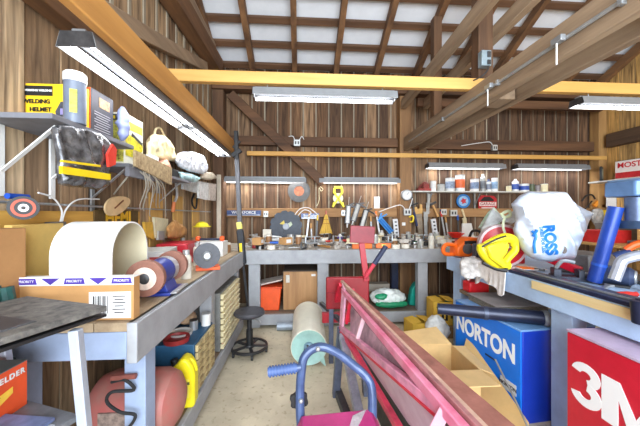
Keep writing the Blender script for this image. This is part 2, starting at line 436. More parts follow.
shop_light('low shop light on back wall above the copper-centred disc', ((x0.x+x1.x)/2, 4.22, 1.80), 0, x1.x-x0.x)
x0, x1 = atY(319, 180, 4.22), atY(399, 180, 4.22)
shop_light('low shop light on back wall above the yellow tape reel', ((x0.x+x1.x)/2, 4.22, 1.80), 0, x1.x-x0.x)
x0, x1 = atY(427, 166, 4.22), atY(503, 166, 4.22)
shop_light('shop light on back wall above the blue round sign', ((x0.x+x1.x)/2, 4.22, 2.03), 0, x1.x-x0.x)
x0, x1 = atY(515, 168, 4.22), atY(586, 168, 4.22)
shop_light('shop light on back wall above the white plastic bag, close to the right wall', ((x0.x+x1.x)/2, 4.22, 2.03), 0, x1.x-x0.x)
x0, x1 = atY(254, 92, 2.5), atY(395, 92, 2.5)
t = shop_light('shop light hung in the middle under the yellow cross beam', ((x0.x+x1.x)/2, 2.5, 2.345), 0, x1.x-x0.x)
chain(t, -.5, .06); chain(t, .5, .06)
x0, x1 = atY(576, 102, 2.5), atY(650, 104, 2.5)
t = shop_light('shop light under the yellow cross beam at its far right end', (x0.x+.62, 2.5, 2.345), 0, 1.24)
chain(t, -.5, .06); chain(t, .5, .06)
# ================================================================== BENCHES
BZ = .9
def bench_leg(t, x, y, z1, w=.09, m=BENCH, z0=0, wy=None): MB().span((x, y, z0), (x+w, y+(wy or w), z1)).build('leg', m, t, .004)
# left bench
lb = thing('workbench', 'grey wooden workbench along the left wall with worn plank top', 'workbench', (0, 0, 0))
LX = -.64
tp = MB()
for i, yy in enumerate((1.18, 1.92, 2.66)):
    for k in range(4):
        xa = XL+.03+k*.146; tp.span((xa, yy+.003, BZ-.035), (xa+.142, min(yy+.737, 3.33), BZ))
tp.build('top', wood((196, 176, 146), (146, 124, 98), 'Y', 6), lb, .002)
MB().span((LX-.04, 1.18, BZ-.16), (LX, 3.32, BZ)).build('front_apron', BENCH, lb, .004)
MB().span((XL+.03, 1.185, BZ-.145), (LX-.042, 1.225, BZ-.037)).build('end_apron', BENCH_BLUE, lb, .004)
for x, yy in ((LX-.135, 1.33), (LX-.135, 2.28), (LX-.135, 3.2), (XL+.06, 1.25), (XL+.06, 2.28)):
    bench_leg(lb, x, yy, BZ-.04, .09, BENCH_BLUE if yy < 1.4 else BENCH)
MB().span((LX-.03, 1.25, .06), (LX, 3.3, .175)).build('shelf_rail', BENCH, lb, .004)
MB().span((XL+.17, 1.25, .145), (LX-.031, 3.3, .17)).build('lower_shelf', wood((150, 128, 102), (104, 86, 68), 'Y', 6), lb)
# back bench
bb = thing('workbench', 'grey wooden workbench across the back wall under the tool clutter', 'workbench', (0, 0, 0))
YBF = 3.36; BXR = 2.9
tp = MB()
for k in range(5): tp.span((XL+.03, YBF+.04+k*.165, BZ-.035), (BXR, YBF+.04+k*.165+.161, BZ))
tp.build('top', BENCH_TOP, bb, .002)
MB().span((LX+.002, YBF, BZ-.16), (BXR, YBF+.038, BZ)).build('front_apron', BENCH, bb, .004)
for px, w in ((248.5, .13), (317.5, .13), (418, .12), (500, .12)):
    x = atY(px, 280, YBF+.04).x
    MB().span((x, YBF+.039, 0), (x+w, YBF+.125, BZ-.036)).build('leg', BENCH, bb, .004)
    MB().span((x-.1, 4.1, 0), (x-.0, 4.19, BZ-.036)).build('leg', NAVY if px == 418 else BENCH, bb, .004)
MB().span((LX+.05, YBF+.005, .04), (BXR, YBF+.038, .16)).build('shelf_rail', BENCH, bb, .004)
MB().span((LX+.05, YBF+.04, .13), (BXR, 4.09, .16)).build('lower_shelf', wood((140, 124, 106), (96, 82, 68), 'X', 6), bb)
# right bench (stands free of the back bench, runs out towards the camera)
BENCH_DAYLIT = mat((178, 204, 236), .5, 0, .1, 5, .08)  # bench paint with the daylight's blue tint and brightness put into the colour
rb = thing('workbench', 'grey wooden workbench tinted with daylight blue on the right above the blue and red cabinets', 'workbench', (0, 0, 0))
RX, RY0, RY1, RXB = 1.5, .58, 2.9, 2.3
tp = MB()
for k in range(4): tp.span((RX+.04+k*.19, RY0, BZ-.035), (RX+.04+k*.19+.187, RY1-.04, BZ))
tp.build('top', BENCH_DAYLIT, rb, .002)
MB().span((RX, RY0, BZ-.145), (RX+.038, RY1, BZ)).build('front_apron', BENCH_DAYLIT, rb, .004)
MB().span((RX+.04, RY1-.038, BZ-.14), (RXB, RY1, BZ)).build('end_apron', BENCH, rb, .004)
for x, yy in ((RX+.039, 1.55), (RX+.039, 2.7), (RXB-.12, 1.55), (RXB-.12, 2.7), (RX+.039, .6), (RXB-.12, .6)):
    bench_leg(rb, x, yy, BZ-.037, .09, BENCH_DAYLIT, 0, .14)
MB().span((RX+.02, 2.5, .57), (RXB-.13, 2.69, .60)).build('lower_shelf', wood((150, 128, 102), (104, 86, 68), 'X', 6), rb)
MB().span((RX-.012, .98, BZ-.056), (RX-.001, 1.78, BZ-.006)).build('edge_batten', wood((236, 216, 168), (216, 188, 130), 'Y', 6), rb)
# ================================================================== GENERIC SMALL THINGS
def carton(name, label, c, d, m, cat='box', group=None, rz=0, flaps=None):
    return solo(name, MB().box((0, 0, d[2]/2), d), m, label, cat, group, .003, c, rz)
def can(label, p, r, h, m, lid=STEEL, cat='can', name='can', group=None, band=None, taper=None):
    t = thing(name, label, cat, p, 0, group)
    MB().lathe([(0, 0), (r, 0), (r, h*.94), (r*.94, h*.95), (0, h*.95)], n=18).build('body', m, t)
    if taper: MB().lathe([(r*.9, h*.95), (taper, h*1.12), (taper, h*1.22), (0, h*1.22)], n=16).build('cap', lid, t)
    else: MB().lathe([(r*1.02, h*.94), (r*1.02, h), (r*.9, h), (r*.86, h*.985), (0, h*.985)], n=18).build('lid', lid, t)
    if band: MB().lathe([(r*1.012, h*.2), (r*1.02, h*.2), (r*1.02, h*.72), (r*1.012, h*.72)], n=18).build('label_band', band, t)
    return t
def hook(t, p, l=.03):
    MB().tube([(p[0], p[1]+l, p[2]), (p[0], p[1], p[2]), (p[0], p[1]-.01, p[2]+.012)], .003, 6, 0).build('hook', STEEL, t)
BUMPY = mat((206, 204, 200), .7, 0, .1)
# ================================================================== LEFT WALL AND SHELVES
GREYP = mat((122, 124, 132), .6, 0, .15, 8)
sh = thing('wall_shelf', 'grey board shelf on the left wall under the yellow welding helmet carton', 'shelf', (0, 0, 0))
SZ = 1.72
MB().span((XL+.02, 1.195, SZ-.022), (-.965, 1.75, SZ)).build('board', GREYP, sh, .002)
for yy in (1.27, 1.52):
    MB().span((XL+.026, yy, 1.40), (XL+.036, yy+.028, SZ-.023)).bar((XL+.032, yy+.014, 1.5), (-1.02, yy+.014, SZ-.026), .02, .006).build('bracket', WHITE, sh, .001)
sh2 = thing('wall_shelf', 'second grey shelf with deep front edge on the left wall, further from the camera', 'shelf', (0, 0, 0))
MB().span((XL+.02, 1.76, 1.60), (-1.0, 2.72, 1.62)).build('board', GREYP, sh2, .002)
MB().span((-1.022, 1.76, 1.545), (-.998, 2.05, 1.599)).build('front_edge', GREYP, sh2, .002)
for yy in (1.8, 2.6): MB().span((XL+.026, yy, 1.34), (XL+.036, yy+.028, 1.598)).bar((XL+.032, yy+.014, 1.42), (-1.05, yy+.014, 1.594), .02, .006).build('bracket', GALV, sh2, .001)
# welding helmet carton (its face turned to the camera)
p0, p1 = atY(24, 116, 1.41), atY(80, 116, 1.41); hz = atY(21, 83, 1.41).z
w = p1.x-p0.x
t = thing('welding_helmet_carton', 'yellow and black welding helmet carton standing on the grey wall shelf', 'box', ((p0.x+p1.x)/2, 1.44, SZ+.001))
H = hz-SZ
MB().box((0, 0, H/2), (w, .06, H)).build('carton', mat((240, 196, 30), .5, 0, .05), t, .003)
fy = 1.44-.032; X0 = (p0.x+p1.x)/2
MB().box((-w*.24, -.0315, H*.83), (w*.5, .003, H*.22)).build('header_panel', BLACK, t)
MB().box((-w*.24, -.0315, H*.19), (w*.5, .002, H*.16)).build('orange_panel', mat((236, 130, 40), .5, 0, .05), t)
v = MB().prism([(0, 0), (.07, 0), (.075, .06), (.05, .1), (.015, .095), (-.008, .05)], .003, Matrix.Translation((w*.1, -.032, H*.12)) @ Matrix.Rotation(pi/2, 4, 'X'))
v.build('helmet_picture', mat((72, 76, 86), .4, 0, .2, 30), t)
MB().box((w*.1+.032, -.0342, H*.12+.05), (.035, .002, .028)).build('visor_picture', mat((150, 140, 190), .3, 0, .1), t)
text('WORKING WELDING', .0125, (-w*.24, -.032-.0025, H*.83), '-y', WHITE, t, bold=.0006)
text('WELDING', .026, (-w*.27, -.032-.001, H*.585), '-y', BLACK, t, bold=.001)
text('HELMET', .026, (-w*.2, -.032-.001, H*.405), '-y', BLACK, t, bold=.001)
MB().box((-w*.2, -.0312, H*.27), (.09, .002, .005)).build('small_print', BLACK, t)
# canister with white cap
p = atY(75, 126, 1.345)
t = can('grey-blue wipes canister with white cap, in front of the welding helmet carton', (p.x, 1.345, SZ+.001), .04, .195, mat((112, 122, 140), .4, 0, .1), WHITE, 'canister', 'wipes_canister')
MB().lathe([(.0425, .18), (.0425, .217), (.036, .224), (0, .224)], n=20).build('cap', WHITE, t)
MB().prism([(-.013, 0), (.013, 0), (.013, .1), (-.013, .1)], .002, Matrix.Translation((.02, -.0365, .04)) @ Matrix.Rotation(.5, 4, 'Z') @ Matrix.Rotation(pi/2, 4, 'X')).build('label_band', mat((196, 206, 70), .5, 0, .3, 60), t)
# dark printed carton, face turned to the aisle
t = thing('printed_carton', 'dark grey carton with small white print and helmet picture, beside the white-capped canister', 'box', (-1.10, 1.585, SZ+.001), 0)
MB().box((0, 0, .115), (.14, .17, .23)).build('carton', mat((74, 74, 84), .5, 0, .1), t, .003)
MB().box((0, -.0865, .115), (.135, .002, .225)).build('orange_side', mat((226, 110, 50), .5, 0, .1), t)
q = MB()
for k in range(9): q.box((.0715, -.005, .12-k*.0125), (.002, .12-.03*(k % 3 == 2), .0035))
q.build('print_lines', mat((190, 190, 196), .6, 0, 0), t)
MB().box((.0715, .01, .175), (.002, .08, .05)).build('picture', mat((196, 158, 120), .5, 0, .3, 40), t)
crumpled = crumple('plastic_wrap', blob((0, 0, .1), (.07, .06, .2), seed=4), mat((142, 152, 196), .25, 0, .1), None, .012, .012, .05, 3)
tag(crumpled, 'lilac plastic wrapped bundle at the far end of the first grey wall shelf', 'bundle'); crumpled.location = (-1.01, 1.715, SZ+.012)
# black bag hanging from the shelf; its silver highlights are painted into the colour
GLINT_PLASTIC = mat((126, 126, 130), .16, .4, .75, 22, .35, c2=(16, 16, 18))
t = thing('plastic_bag', 'shiny black plastic bag with painted silver highlights and yellow band hanging below the grey shelf', 'bag', (0, 0, 0))
pillow('bag_body', [atX(x, y, -.975) for x, y in ((52, 127), (66, 124), (84, 128), (100, 133), (113, 146), (111, 160), (107, 176), (108, 186), (98, 190), (84, 188), (70, 187), (58, 184), (56, 172), (57, 158), (54, 142))], .035, .03, GLINT_PLASTIC, t, (1, -.3, 0), .022, 9, 2, .35, 1.0)
a0, a1, b1, b0 = atX(59, 166, -.928), atX(108, 174, -.928), atX(108, 180, -.928), atX(59, 173.5, -.928)
MB().poly([a0, a1, b1, b0], -.012).build('yellow_band', mat((246, 212, 20), .4, 0, .05), t)
a0, a1, b1, b0 = atX(60, 160, -.93), atX(98, 165, -.93), atX(98, 167, -.93), atX(60, 162, -.93)
MB().poly([a0, a1, b1, b0], -.012).build('thin_band', mat((246, 212, 20), .4, 0, .05), t)
q = atX(76, 170.5, -.925)
text('TRAPPER', .022, q, '+x', mat((190, 40, 20), .5, 0, 0), t, rot=-.03, bold=.0008)
crumple_tag = solo('red_tag', MB().prism([(0, 0), (.05, .02), (.06, .1), (.03, .12), (-.01, .06)], .012, Matrix.Rotation(pi/2, 4, 'Z') @ Matrix.Rotation(pi/2, 4, 'X')), mat((214, 60, 44), .5, 0, .1), 'red plastic tag dangling at the end of the first grey shelf', 'tag', loc=atX(108, 167, -.94))
# yellow and white tool carton on the second shelf
t = thing('tool_carton', 'tall yellow and white power tool carton on the second grey wall shelf', 'box', (-1.115, 1.87, 1.621))
MB().box((0, 0, .15), (.17, .2, .30)).build('carton', mat((232, 230, 214), .5, 0, .05), t, .003)
MB().box((.086, 0, .235), (.002, .18, .05)).build('yellow_panel', YELLOW, t)
MB().prism([(-.09, 0), (.02, 0), (.09, .06), (.09, .1), (-.05, .13), (-.09, .1)], .002, Matrix.Translation((.0865, 0, .05)) @ Matrix.Rotation(pi/2, 4, 'Z') @ Matrix.Rotation(pi/2, 4, 'X')).build('yellow_print', mat((226, 214, 30), .5, 0, .3, 30), t)
MB().box((.0865, .03, .17), (.003, .12, .02), rx=-.3).build('dark_stripe', BLACK, t)
MB().box((0, -.1005, .14), (.16, .002, .26)).build('side_print', mat((210, 205, 90), .5, 0, .5, 30), t)
MB().box((0, -.101, .27), (.15, .004, .035)).build('dark_header', DARK_STEEL, t)
MB().box((-.01, -.1035, .27), (.09, .002, .018)).build('header_print', YELLOW, t)
# cloth bag and things past it
p = atX(160, 152, -1.1)
t = crumple('cloth_bag', [atX(*q, X) for X in (-1.02, -1.19) for q in ((149, 157), (148, 142), (153, 136), (164, 137), (172, 147), (175, 160))], mat((226, 208, 164), .85, 0, .12, 12), None, .014, .016, .07, 5)
tag(t, 'cream cloth bag with loop handle on the second wall shelf', 'bag')
h = MB().tube([atX(154, 136, -1.08), atX(156, 129, -1.08), atX(161, 129, -1.08), atX(165, 138, -1.08)], .008, 8).build('handle', mat((226, 208, 164), .85, 0, .12, 12), t)
q = atX(168, 158, -1.04)
t = crumple('red_printed_cloth', blob((0, 0, .05), (.1, .14, .11), seed=8), mat((206, 110, 90), .8, 0, .35, 30, c2=(226, 190, 160)), None, .014, .012, .05, 8)
tag(t, 'red and cream printed cloth bundle leaning on the cream cloth bag', 'cloth'); t.location = (-1.03, 2.24, 1.625)
t = thing('small_carton', 'small white carton with green picture below the cream cloth bag', 'box', (-1.03, 2.06, 1.621))
MB().box((0, 0, .05), (.07, .1, .1)).build('carton', WHITE, t, .002); MB().box((.036, 0, .05), (.002, .05, .045)).build('picture', mat((150, 170, 60), .5, 0, .4, 50), t)
solo('black_case', MB().box((0, 0, .03), (.1, .13, .06)), BLACK, 'small black case at the end of the second wall shelf', 'case', None, .006, (-1.06, 2.43, 1.621))
# wooden plaque hanging from the shelf edge, and the cords below it
t = thing('wooden_plaque', 'pale wooden plaque with dark markings hung on the second shelf edge', 'plaque', (0, 0, 0))
A = [atX(133, 150, -.985), atX(170, 168, -.985), atX(170, 185, -.985), atX(133, 166, -.985)]
MB().poly(A, -.014).build('board', mat((190, 168, 128), .7, 0, .35, 40, c2=(120, 96, 66)), t)
q = MB()
for k in range(7):
    c = A[0].lerp(A[1], .12+.125*k)*.5+A[3].lerp(A[2], .12+.125*k)*.5
    q.box((c.x+.0015, c.y, c.z), (.003, .016+.01*(k % 2), .035-.012*(k % 3)), rx=.2*(k % 3-1))
q.build('carved_marks', mat((84, 62, 42), .8, 0, .1), t)
t = thing('cable_bundle', 'bundle of loose grey cords hanging below the wooden plaque', 'cord', (0, 0, 0))
rr = random.Random(3)
for k in range(9):
    a = atX(146+rr.uniform(-6, 8), 172, -.98); b_ = atX(140+k*3.2, 198+rr.uniform(-6, 18), -1.1); c_ = atX(146+k*2.2, 186, -1.0)
    MB().tube([a, c_, b_, b_+Vector((-.02, .05, -.03))], .004, 6).build('cord', mat((176, 170, 156), .6, 0, .1), t)
solo('extension_cable', MB().tube([atX(133, 166, -1.0), atX(128, 176, -1.03), atX(120, 186, -1.1), atX(114, 194, -1.2)], .005, 6), mat((176, 170, 156), .6, 0, .1), 'single grey cord slung from the plaque towards the wall', 'cord')
# plastic bag bundle and hanging tool cards towards the corner
t = crumple('plastic_bag_bundle', [atX(*q, X) for X in (-1.0, -1.2) for q in ((176, 160), (180, 154), (192, 153), (203, 157), (207, 168), (203, 173), (190, 170), (180, 166))], mat((226, 230, 238), .3, 0, .12, 25), None, .014, .018, .06, 9)
tag(t, 'white plastic bag bundle stuffed on the far end of the second wall shelf', 'bag')
t = crumple('green_plastic_packet', [atX(*q, X) for X in (-1.0, -1.12) for q in ((178, 172), (190, 174), (200, 178), (196, 182), (182, 179))], mat((176, 210, 214), .35, 0, .3, 20), None, .012, .008, .05, 10)
tag(t, 'pale green plastic packet under the white plastic bag bundle', 'packet')
t = crumple('folded_cloth', [atX(*q, X) for X in (-1.05, -1.2) for q in ((199, 178), (204, 172), (213, 173), (217, 178), (208, 180))], mat((188, 176, 156), .8, 0, .15), None, .012, .006, .05, 11)
tag(t, 'crumpled beige cloth nearest the back corner on the left wall shelf', 'cloth')
def card(label, q, X, m, m2, name='parts_card'):
    t = thing(name, label, 'packet', (0, 0, 0)); P = [atX(*k, X) for k in q]
    MB().poly(P, -.02).build('packet', m, t)
    c = [P[0].lerp(P[3], f).lerp(P[1].lerp(P[2], f), g)+Vector((.003, 0, 0)) for f, g in ((.35, .15), (.35, .85), (.8, .85), (.8, .15))]
    MB().poly(c, -.004).build('contents', m2, t); return t
card('clear packet of small parts hung left of the wall corner, larger one', ((181, 176), (195, 179), (195, 193), (181, 189)), -1.1, mat((176, 182, 184), .35, 0, .2, 30), mat((120, 126, 130), .4, 0, .5, 60))
card('white printed packet hung beside the clear parts packet', ((197, 181), (207, 183), (206, 200), (197, 198)), -1.1, mat((206, 206, 204), .5, 0, .2, 30), mat((150, 140, 130), .5, 0, .5, 60))
card('red and white packet hung nearest the back wall corner', ((207, 183), (215, 184), (214, 201), (208, 200)), -1.1, mat((200, 190, 180), .5, 0, .2, 30), mat((186, 50, 50), .5, 0, .3, 60))
t = thing('hanging_pliers', 'pair of pliers with orange grips hung below the shelf on the left wall', 'pliers', (0, 0, 0))
MB().tube([atX(176, 183, -1.15), atX(177, 195, -1.15), atX(174, 204, -1.15)], .012, 8).build('jaws', STEEL, t)
MB().tube([atX(174, 202, -1.15), atX(173, 212, -1.15)], .016, 8).build('grip', mat((196, 110, 60), .5, 0, .1), t)
solo('black_pliers', MB().tube([atX(194, 194, -1.17), atX(192, 200, -1.17), atX(193, 206, -1.17), atX(196, 208, -1.17), atX(197, 198, -1.17)], .01, 8), BLACK, 'black looped pliers hung on the left wall near the corner', 'pliers')
# the yellow pegboard strip, rail and what is on it
t = thing('backing_board', 'yellow pine backing board along the left wall behind the bench', 'board', (0, 0, 0))
MB().span((XL+.026, 1.0, 1.16), (XL+.045, 2.3, 1.34)).build('board', wood((224, 176, 84), (176, 126, 54), 'Y', 6), t, .002)
for yy in (2.46, 2.9, 3.4): MB().span((XL+.026, yy, 1.05), (XL+.04, yy+.22, 1.5)).build('panel', wood((216, 174, 100), (178, 134, 70), 'Z', 6), t, .002)
solo('wire_rail', MB().cyl((-1.2, .9, 1.378), (-1.2, 3.95, 1.345), .006, n=8), GALV, 'thin metal conduit running along the left wall above the pine board', 'conduit')
a = atX(100, 222, -1.218); b_ = atX(134, 220, -1.218)
t = thing('lettered_sign', 'long sign with yellow letters on the left wall above the white arched cover', 'sign', (-1.219, (a.y+b_.y)/2, 1.295))
L_ = b_.y-a.y
MB().box((0, 0, .0), (.008, L_+.1, .105)).build('board', mat((92, 72, 36), .7, 0, .2), t)
text('HEMI', .115, (.0045, 0, 0), '+x', mat((232, 180, 34), .5, 0, .1), t, bold=.004, sx=(L_/.34))
q = atX(122, 205, -1.16)
t = thing('wooden_oval', 'pale wooden oval plaque with a brown stem mark resting on the conduit', 'plaque', (-1.185, q.y, q.z), 0, None, radians(14))
MB().prism([(.135*cos(k*pi/12), .058*sin(k*pi/12)*(1-.25*cos(k*pi/12))) for k in range(24)], .012, Matrix.Rotation(pi/2, 4, 'Z') @ Matrix.Rotation(pi/2, 4, 'X')).build('board', mat((216, 184, 138), .6, 0, .1, 10), t, .002)
MB().bar((.008, -.05, -.01), (.008, .05, .02), .006, .008).build('mark', mat((120, 70, 40), .6, 0, .1), t)
solo('blue_pen_case', MB().cyl((-1.2, 1.27, 1.40), (-1.2, 1.36, 1.40), .012), BLUE, 'short blue cylinder on the conduit left of the wooden oval', 'case')
# wire spool
p = atX(24, 208, -1.15)
t = thing('wire_spool', 'black wire spool with orange flange and grey centre on the left wall ledge', 'spool', (p.x, p.y, p.z), radians(40))
M_ = Matrix.Rotation(pi/2, 4, 'X')
MB().lathe([(0, -.05), (.036, -.04), (.036, .04), (0, .05)], M_).build('wound_wire', mat((60, 52, 48), .5, .3, .3, 60), t)
for s in (-1, 1): MB().lathe([(.014, s*.04), (.048, s*.04), (.048, s*.045), (.014, s*.045)], M_).build('flange', BLACK, t)
MB().lathe([(.027, .0455), (.037, .0455), (.037, .047), (.027, .047)], M_).build('orange_label', mat((186, 78, 50), .5, 0, .15, 40), t)
MB().lathe([(.006, .045), (.016, .045), (.016, .048), (.006, .048)], M_).build('hub', STEEL, t)
# junction box with white cables
p = atX(52, 235, -1.215)
t = thing('junction_box', 'grey junction box on the pine board beside the white arched cover', 'box', (XL+.047, p.y, p.z))
MB().box((.025, 0, 0), (.05, .07, .13)).build('box', mat((120, 112, 104), .6, .2, .15), t, .004)
MB().tube([(.03, .02, .06), (.03, .03, .12), (.03, -.02, .18), (.03, -.1, .2)], .004).build('cable', WHITE, t)
MB().tube([(.03, .03, .06), (.03, .06, .13), (.03, .14, .18), (.03, .3, .19)], .004).build('cable', WHITE, t)
# brown tool pouch and packets on the wall behind the grinder
t = crumple('leather_pouch', [atX(*q, X) for X in (-1.08, -1.22) for q in ((167, 228), (174, 220), (186, 229), (186, 234), (176, 238), (168, 238))], mat((176, 128, 74), .7, 0, .15), None, .013, .01, .05, 12)
tag(t, 'tan leather pouch hanging on the left wall above the grey metal case', 'pouch')
card('pale plastic card of drill bits on the left wall right of the yellow letters', ((152, 217), (166, 219), (165, 238), (153, 238)), -1.2, mat((222, 214, 180), .5, 0, .1), mat((110, 110, 108), .4, 0, .5, 60), 'drill_bit_card')
card('yellow card of blades on the left wall left of the drill bit card', ((142, 222), (150, 222), (152, 240), (144, 236)), -1.2, mat((216, 172, 70), .5, 0, .1), mat((150, 110, 50), .5, 0, .3, 60), 'blade_card')
card('small black outlet plate on the left wall beside the pine board end', ((156, 231), (162, 231), (162, 240), (156, 240)), -1.19, mat((180, 180, 176), .5, 0, .1), BLACK, 'outlet_plate')
solo('hard_hat', MB().lathe([(0, .05), (.03, .048), (.06, .03), (.075, 0), (.1, -.004), (.1, -.01), (0, -.01)], n=20), mat((240, 220, 40), .5, 0, .1), 'yellow hard hat on the wall ledge above the red case', 'cap', loc=atX(202, 226, -1.12))
# ================================================================== LEFT BENCH TOP
# flat upright cardboard carton with printed tape
p0, p1 = atY(15, 319, 1.215), atY(134, 319, 1.215); zt = atY(15, 279, 1.215).z
w = p1.x-p0.x; p0.x = max(p0.x, -1.232); w = p1.x-p0.x; cx = (p0.x+p1.x)/2
t = thing('cardboard_carton', 'wide brown cardboard carton with purple printed tape on the near end of left bench', 'box', (cx, 1.235, BZ+.001))
H = zt-BZ
MB().box((0, 0, H/2), (w, .045, H)).build('carton', CARD, t, .002)
MB().box((0, -.0233, H-.012), (w+.002, .002, .034)).build('tape', WHITE, t)
MB().box((0, 0, H+.0005), (w+.002, .047, .002)).build('tape', WHITE, t)
q = MB(); n = 5
PUR = mat((74, 52, 150), .5, 0, .1)
for k in range(n):
    x = -w/2+w*(k+.5)/n
    q.prism([(-.04, -.012), (.04, -.012), (.034, .012), (-.034, .012)] if k % 2 == 0 else [(-.035, .012), (.035, .012), (0, -.014)], .002, Matrix.Translation((x, -.0245, H-.012)) @ Matrix.Rotation(pi/2, 4, 'X'))
q.build('tape_print', PUR, t)
for k in range(0, n, 2): text('PRIORITY', .014, (-w/2+w*(k+.5)/n, -.0262, H-.012), '-y', WHITE, t)
MB().box((w*.3, -.0236, H*.36), (.16, .002, .105)).build('shipping_label', WHITE, t)
q = MB(); rr = random.Random(5)
for k in range(9): q.box((w*.3-.062+.0066*k, -.0248, H*.37), (.0022+.003*(k % 3 == 0), .001, .07))
for k in range(6): q.box((w*.3+.035, -.0248, H*.36+.035-.013*k), (.05-.015*(k % 2), .001, .004))
q.build('barcode', mat((60, 60, 64), .6, 0, 0), t)
# arched white cover
t = thing('arched_cover', 'large white arched plastic cover standing on the left bench behind the carton', 'cover', (0, 0, 0))
ya, yb, za, ztop = 1.285, 1.575, BZ+.001, 1.29
def arch(x0, x1, off):
    R_ = (yb-ya)/2-off; cy = (ya+yb)/2; cz = ztop-R_-off
    prof = [(cy-R_, za)]+[(cy-R_*cos(pi*k/16), cz+R_*1.0*sin(pi*k/16)) for k in range(17)]+[(cy+R_, za)]
    return prof
o_, i_ = arch(0, 0, 0), arch(0, 0, .007)
b = MB(); xa, xb = -1.05, -.80
for P, Q in zip(o_, o_[1:]): b.poly([(xa, *P), (xb, *P), (xb, *Q), (xa, *Q)])
for (P, Q), (P2, Q2) in zip(zip(o_, o_[1:]), zip(i_, i_[1:])):
    b.poly([(xb, *P), (xb, *P2), (xb, *Q2), (xb, *Q)]); b.poly([(xa, *P), (xa, *Q), (xa, *Q2), (xa, *P2)])
bmesh.ops.remove_doubles(b.bm, verts=b.bm.verts[:], dist=1e-5)
b.build('shell', mat((236, 236, 234), .5, 0, .02, 3), t)
b = MB()
for P, Q in zip(i_, i_[1:]): b.poly([(xa, *P), (xb, *P), (xb, *Q), (xa, *Q)])
bmesh.ops.remove_doubles(b.bm, verts=b.bm.verts[:], dist=1e-5)
b.build('inner_lining', mat((206, 196, 166), .7, 0, .06, 4), t)
# foam and brown cardboard behind, left
solo('foam_board', MB().box((0, 0, .19), (.03, .26, .38)), mat((226, 190, 108), .8, 0, .06, 8), 'yellowish foam board leaning behind the white arched cover', 'board', None, .004, (-1.18, 1.38, BZ+.001), 0)
solo('brown_carton', MB().box((0, 0, .185), (.12, .16, .37)), mat((172, 126, 78), .85, 0, .08, 5), 'plain brown carton standing at the wall left of the foam board', 'box', None, .003, (-1.16, 1.16, BZ+.001))
t = thing('garden_pruner', 'dark teal garden sprayer handle standing at the near end of the left bench', 'tool', (0, 0, 0))
MB().tube([(-1.13, 1.135, 1.06), (-1.12, 1.125, .99), (-1.115, 1.12, .9), (-1.11, 1.12, .8)], .032).build('grip', mat((14, 58, 56), .5, 0, .3, 20), t)
MB().tube([(-1.07, 1.13, 1.06), (-1.06, 1.13, .97), (-1.08, 1.12, .85)], .02).build('lever', mat((20, 70, 66), .5, 0, .3, 20), t)
MB().span((-1.16, 1.08, 0), (-1.05, 1.16, .8)).build('body', mat((14, 58, 56), .5, 0, .3, 20), t, .02)
# bench grinders
def grinder(label, p, rz, body, cap, r, L, base, stone, sc=1, disc=None):
    t = thing('bench_grinder', label, 'bench grinder', p, rz); h = r*1.28
    MY = Matrix.Translation((0, 0, h)) @ Matrix.Rotation(-pi/2, 4, 'X')
    MB().lathe([(0, -L*.28), (r*.5, -L*.28), (r*.72, -L*.24), (r*.78, -L*.1), (r*.78, L*.06)], MY).build('motor_housing', body, t)
    MB().lathe([(r*.8, L*.06), (r*.8, L*.2), (r*.7, L*.25), (r*.4, L*.28), (0, L*.28)], MY).build('end_bell', cap, t)
    b = MB(); b.prism([(-r*.8, 0), (r*.8, 0), (r*.5, h*.6), (-r*.5, h*.6)], L*.34, Matrix.Rotation(pi/2, 4, 'X') @ Matrix.Translation((0, 0, 0)))
    b.box((0, 0, .008), (r*1.9, L*.5, .016)); b.build('base', base, t, .004)
    MB().cyl((0, -L*.455, h), (0, L*.455, h), .012).build('shaft', STEEL, t)
    for s in (-1, 1):
        y = s*L*.42; q = MB().ring((0, 0, 0), r, r*.3, L*.08, Matrix.Translation((0, y, h)) @ Matrix.Rotation(pi/2, 4, 'X'))
        g = q.build('grinding_wheel', stone, t)
        MB().lathe([(r*.3, 0), (r*.62, .002), (r*.62, .004), (r*.3, .01)], Matrix.Translation((0, y+s*L*.041, h)) @ Matrix.Rotation(-s*pi/2, 4, 'X')).build('wheel_label', mat((238, 214, 198), .5, 0, .1, 40), g)
        MB().lathe([(0, .009), (r*.2, .008), (r*.3, .004), (r*.3, -.01)], Matrix.Translation((0, y+s*L*.041, h)) @ Matrix.Rotation(-s*pi/2, 4, 'X')).build('flange', DARK_STEEL, g)
    return t
GBLUE = mat((44, 62, 150), .3, 0, .1)
t = grinder('blue bench grinder with silver end bell on the left bench', (-.765, 1.64, BZ+.001), .08, GBLUE, mat((206, 208, 214), .3, .3, .06), .088, .42, GBLUE, mat((146, 100, 84), .7, 0, .1, 30))
MB().box((.1, 0, .014), (.03, .2, .01)).build('foot_plate', STEEL, t, .002)
t = thing('disc_grinder', 'small orange bench grinder with a dark grey disc on the left bench', 'bench grinder', (-.72, 2.27, BZ+.001), .35)
MB().lathe([(0, -.012), (.092, -.012), (.094, 0), (.092, .012), (0, .012)], Matrix.Translation((0, -.09, .115)) @ Matrix.Rotation(pi/2, 4, 'X')).build('disc', mat((84, 86, 92), .6, 0, .1, 30), t)
MB().lathe([(0, .03), (.022, .028), (.034, .012), (.034, 0)], Matrix.Translation((0, -.103, .115)) @ Matrix.Rotation(pi/2, 4, 'X')).build('hub', GALV, t)
MB().lathe([(0, -.07), (.05, -.07), (.062, -.05), (.062, .05), (.05, .07), (0, .07)], Matrix.Translation((.01, .01, .115)) @ Matrix.Rotation(pi/2, 4, 'X')).build('motor_housing', mat((224, 150, 104), .45, 0, .12), t)
MB().box((.01, 0, .012), (.17, .13, .024)).box((.01, 0, .045), (.07, .07, .06)).build('base', ORANGE, t, .004)
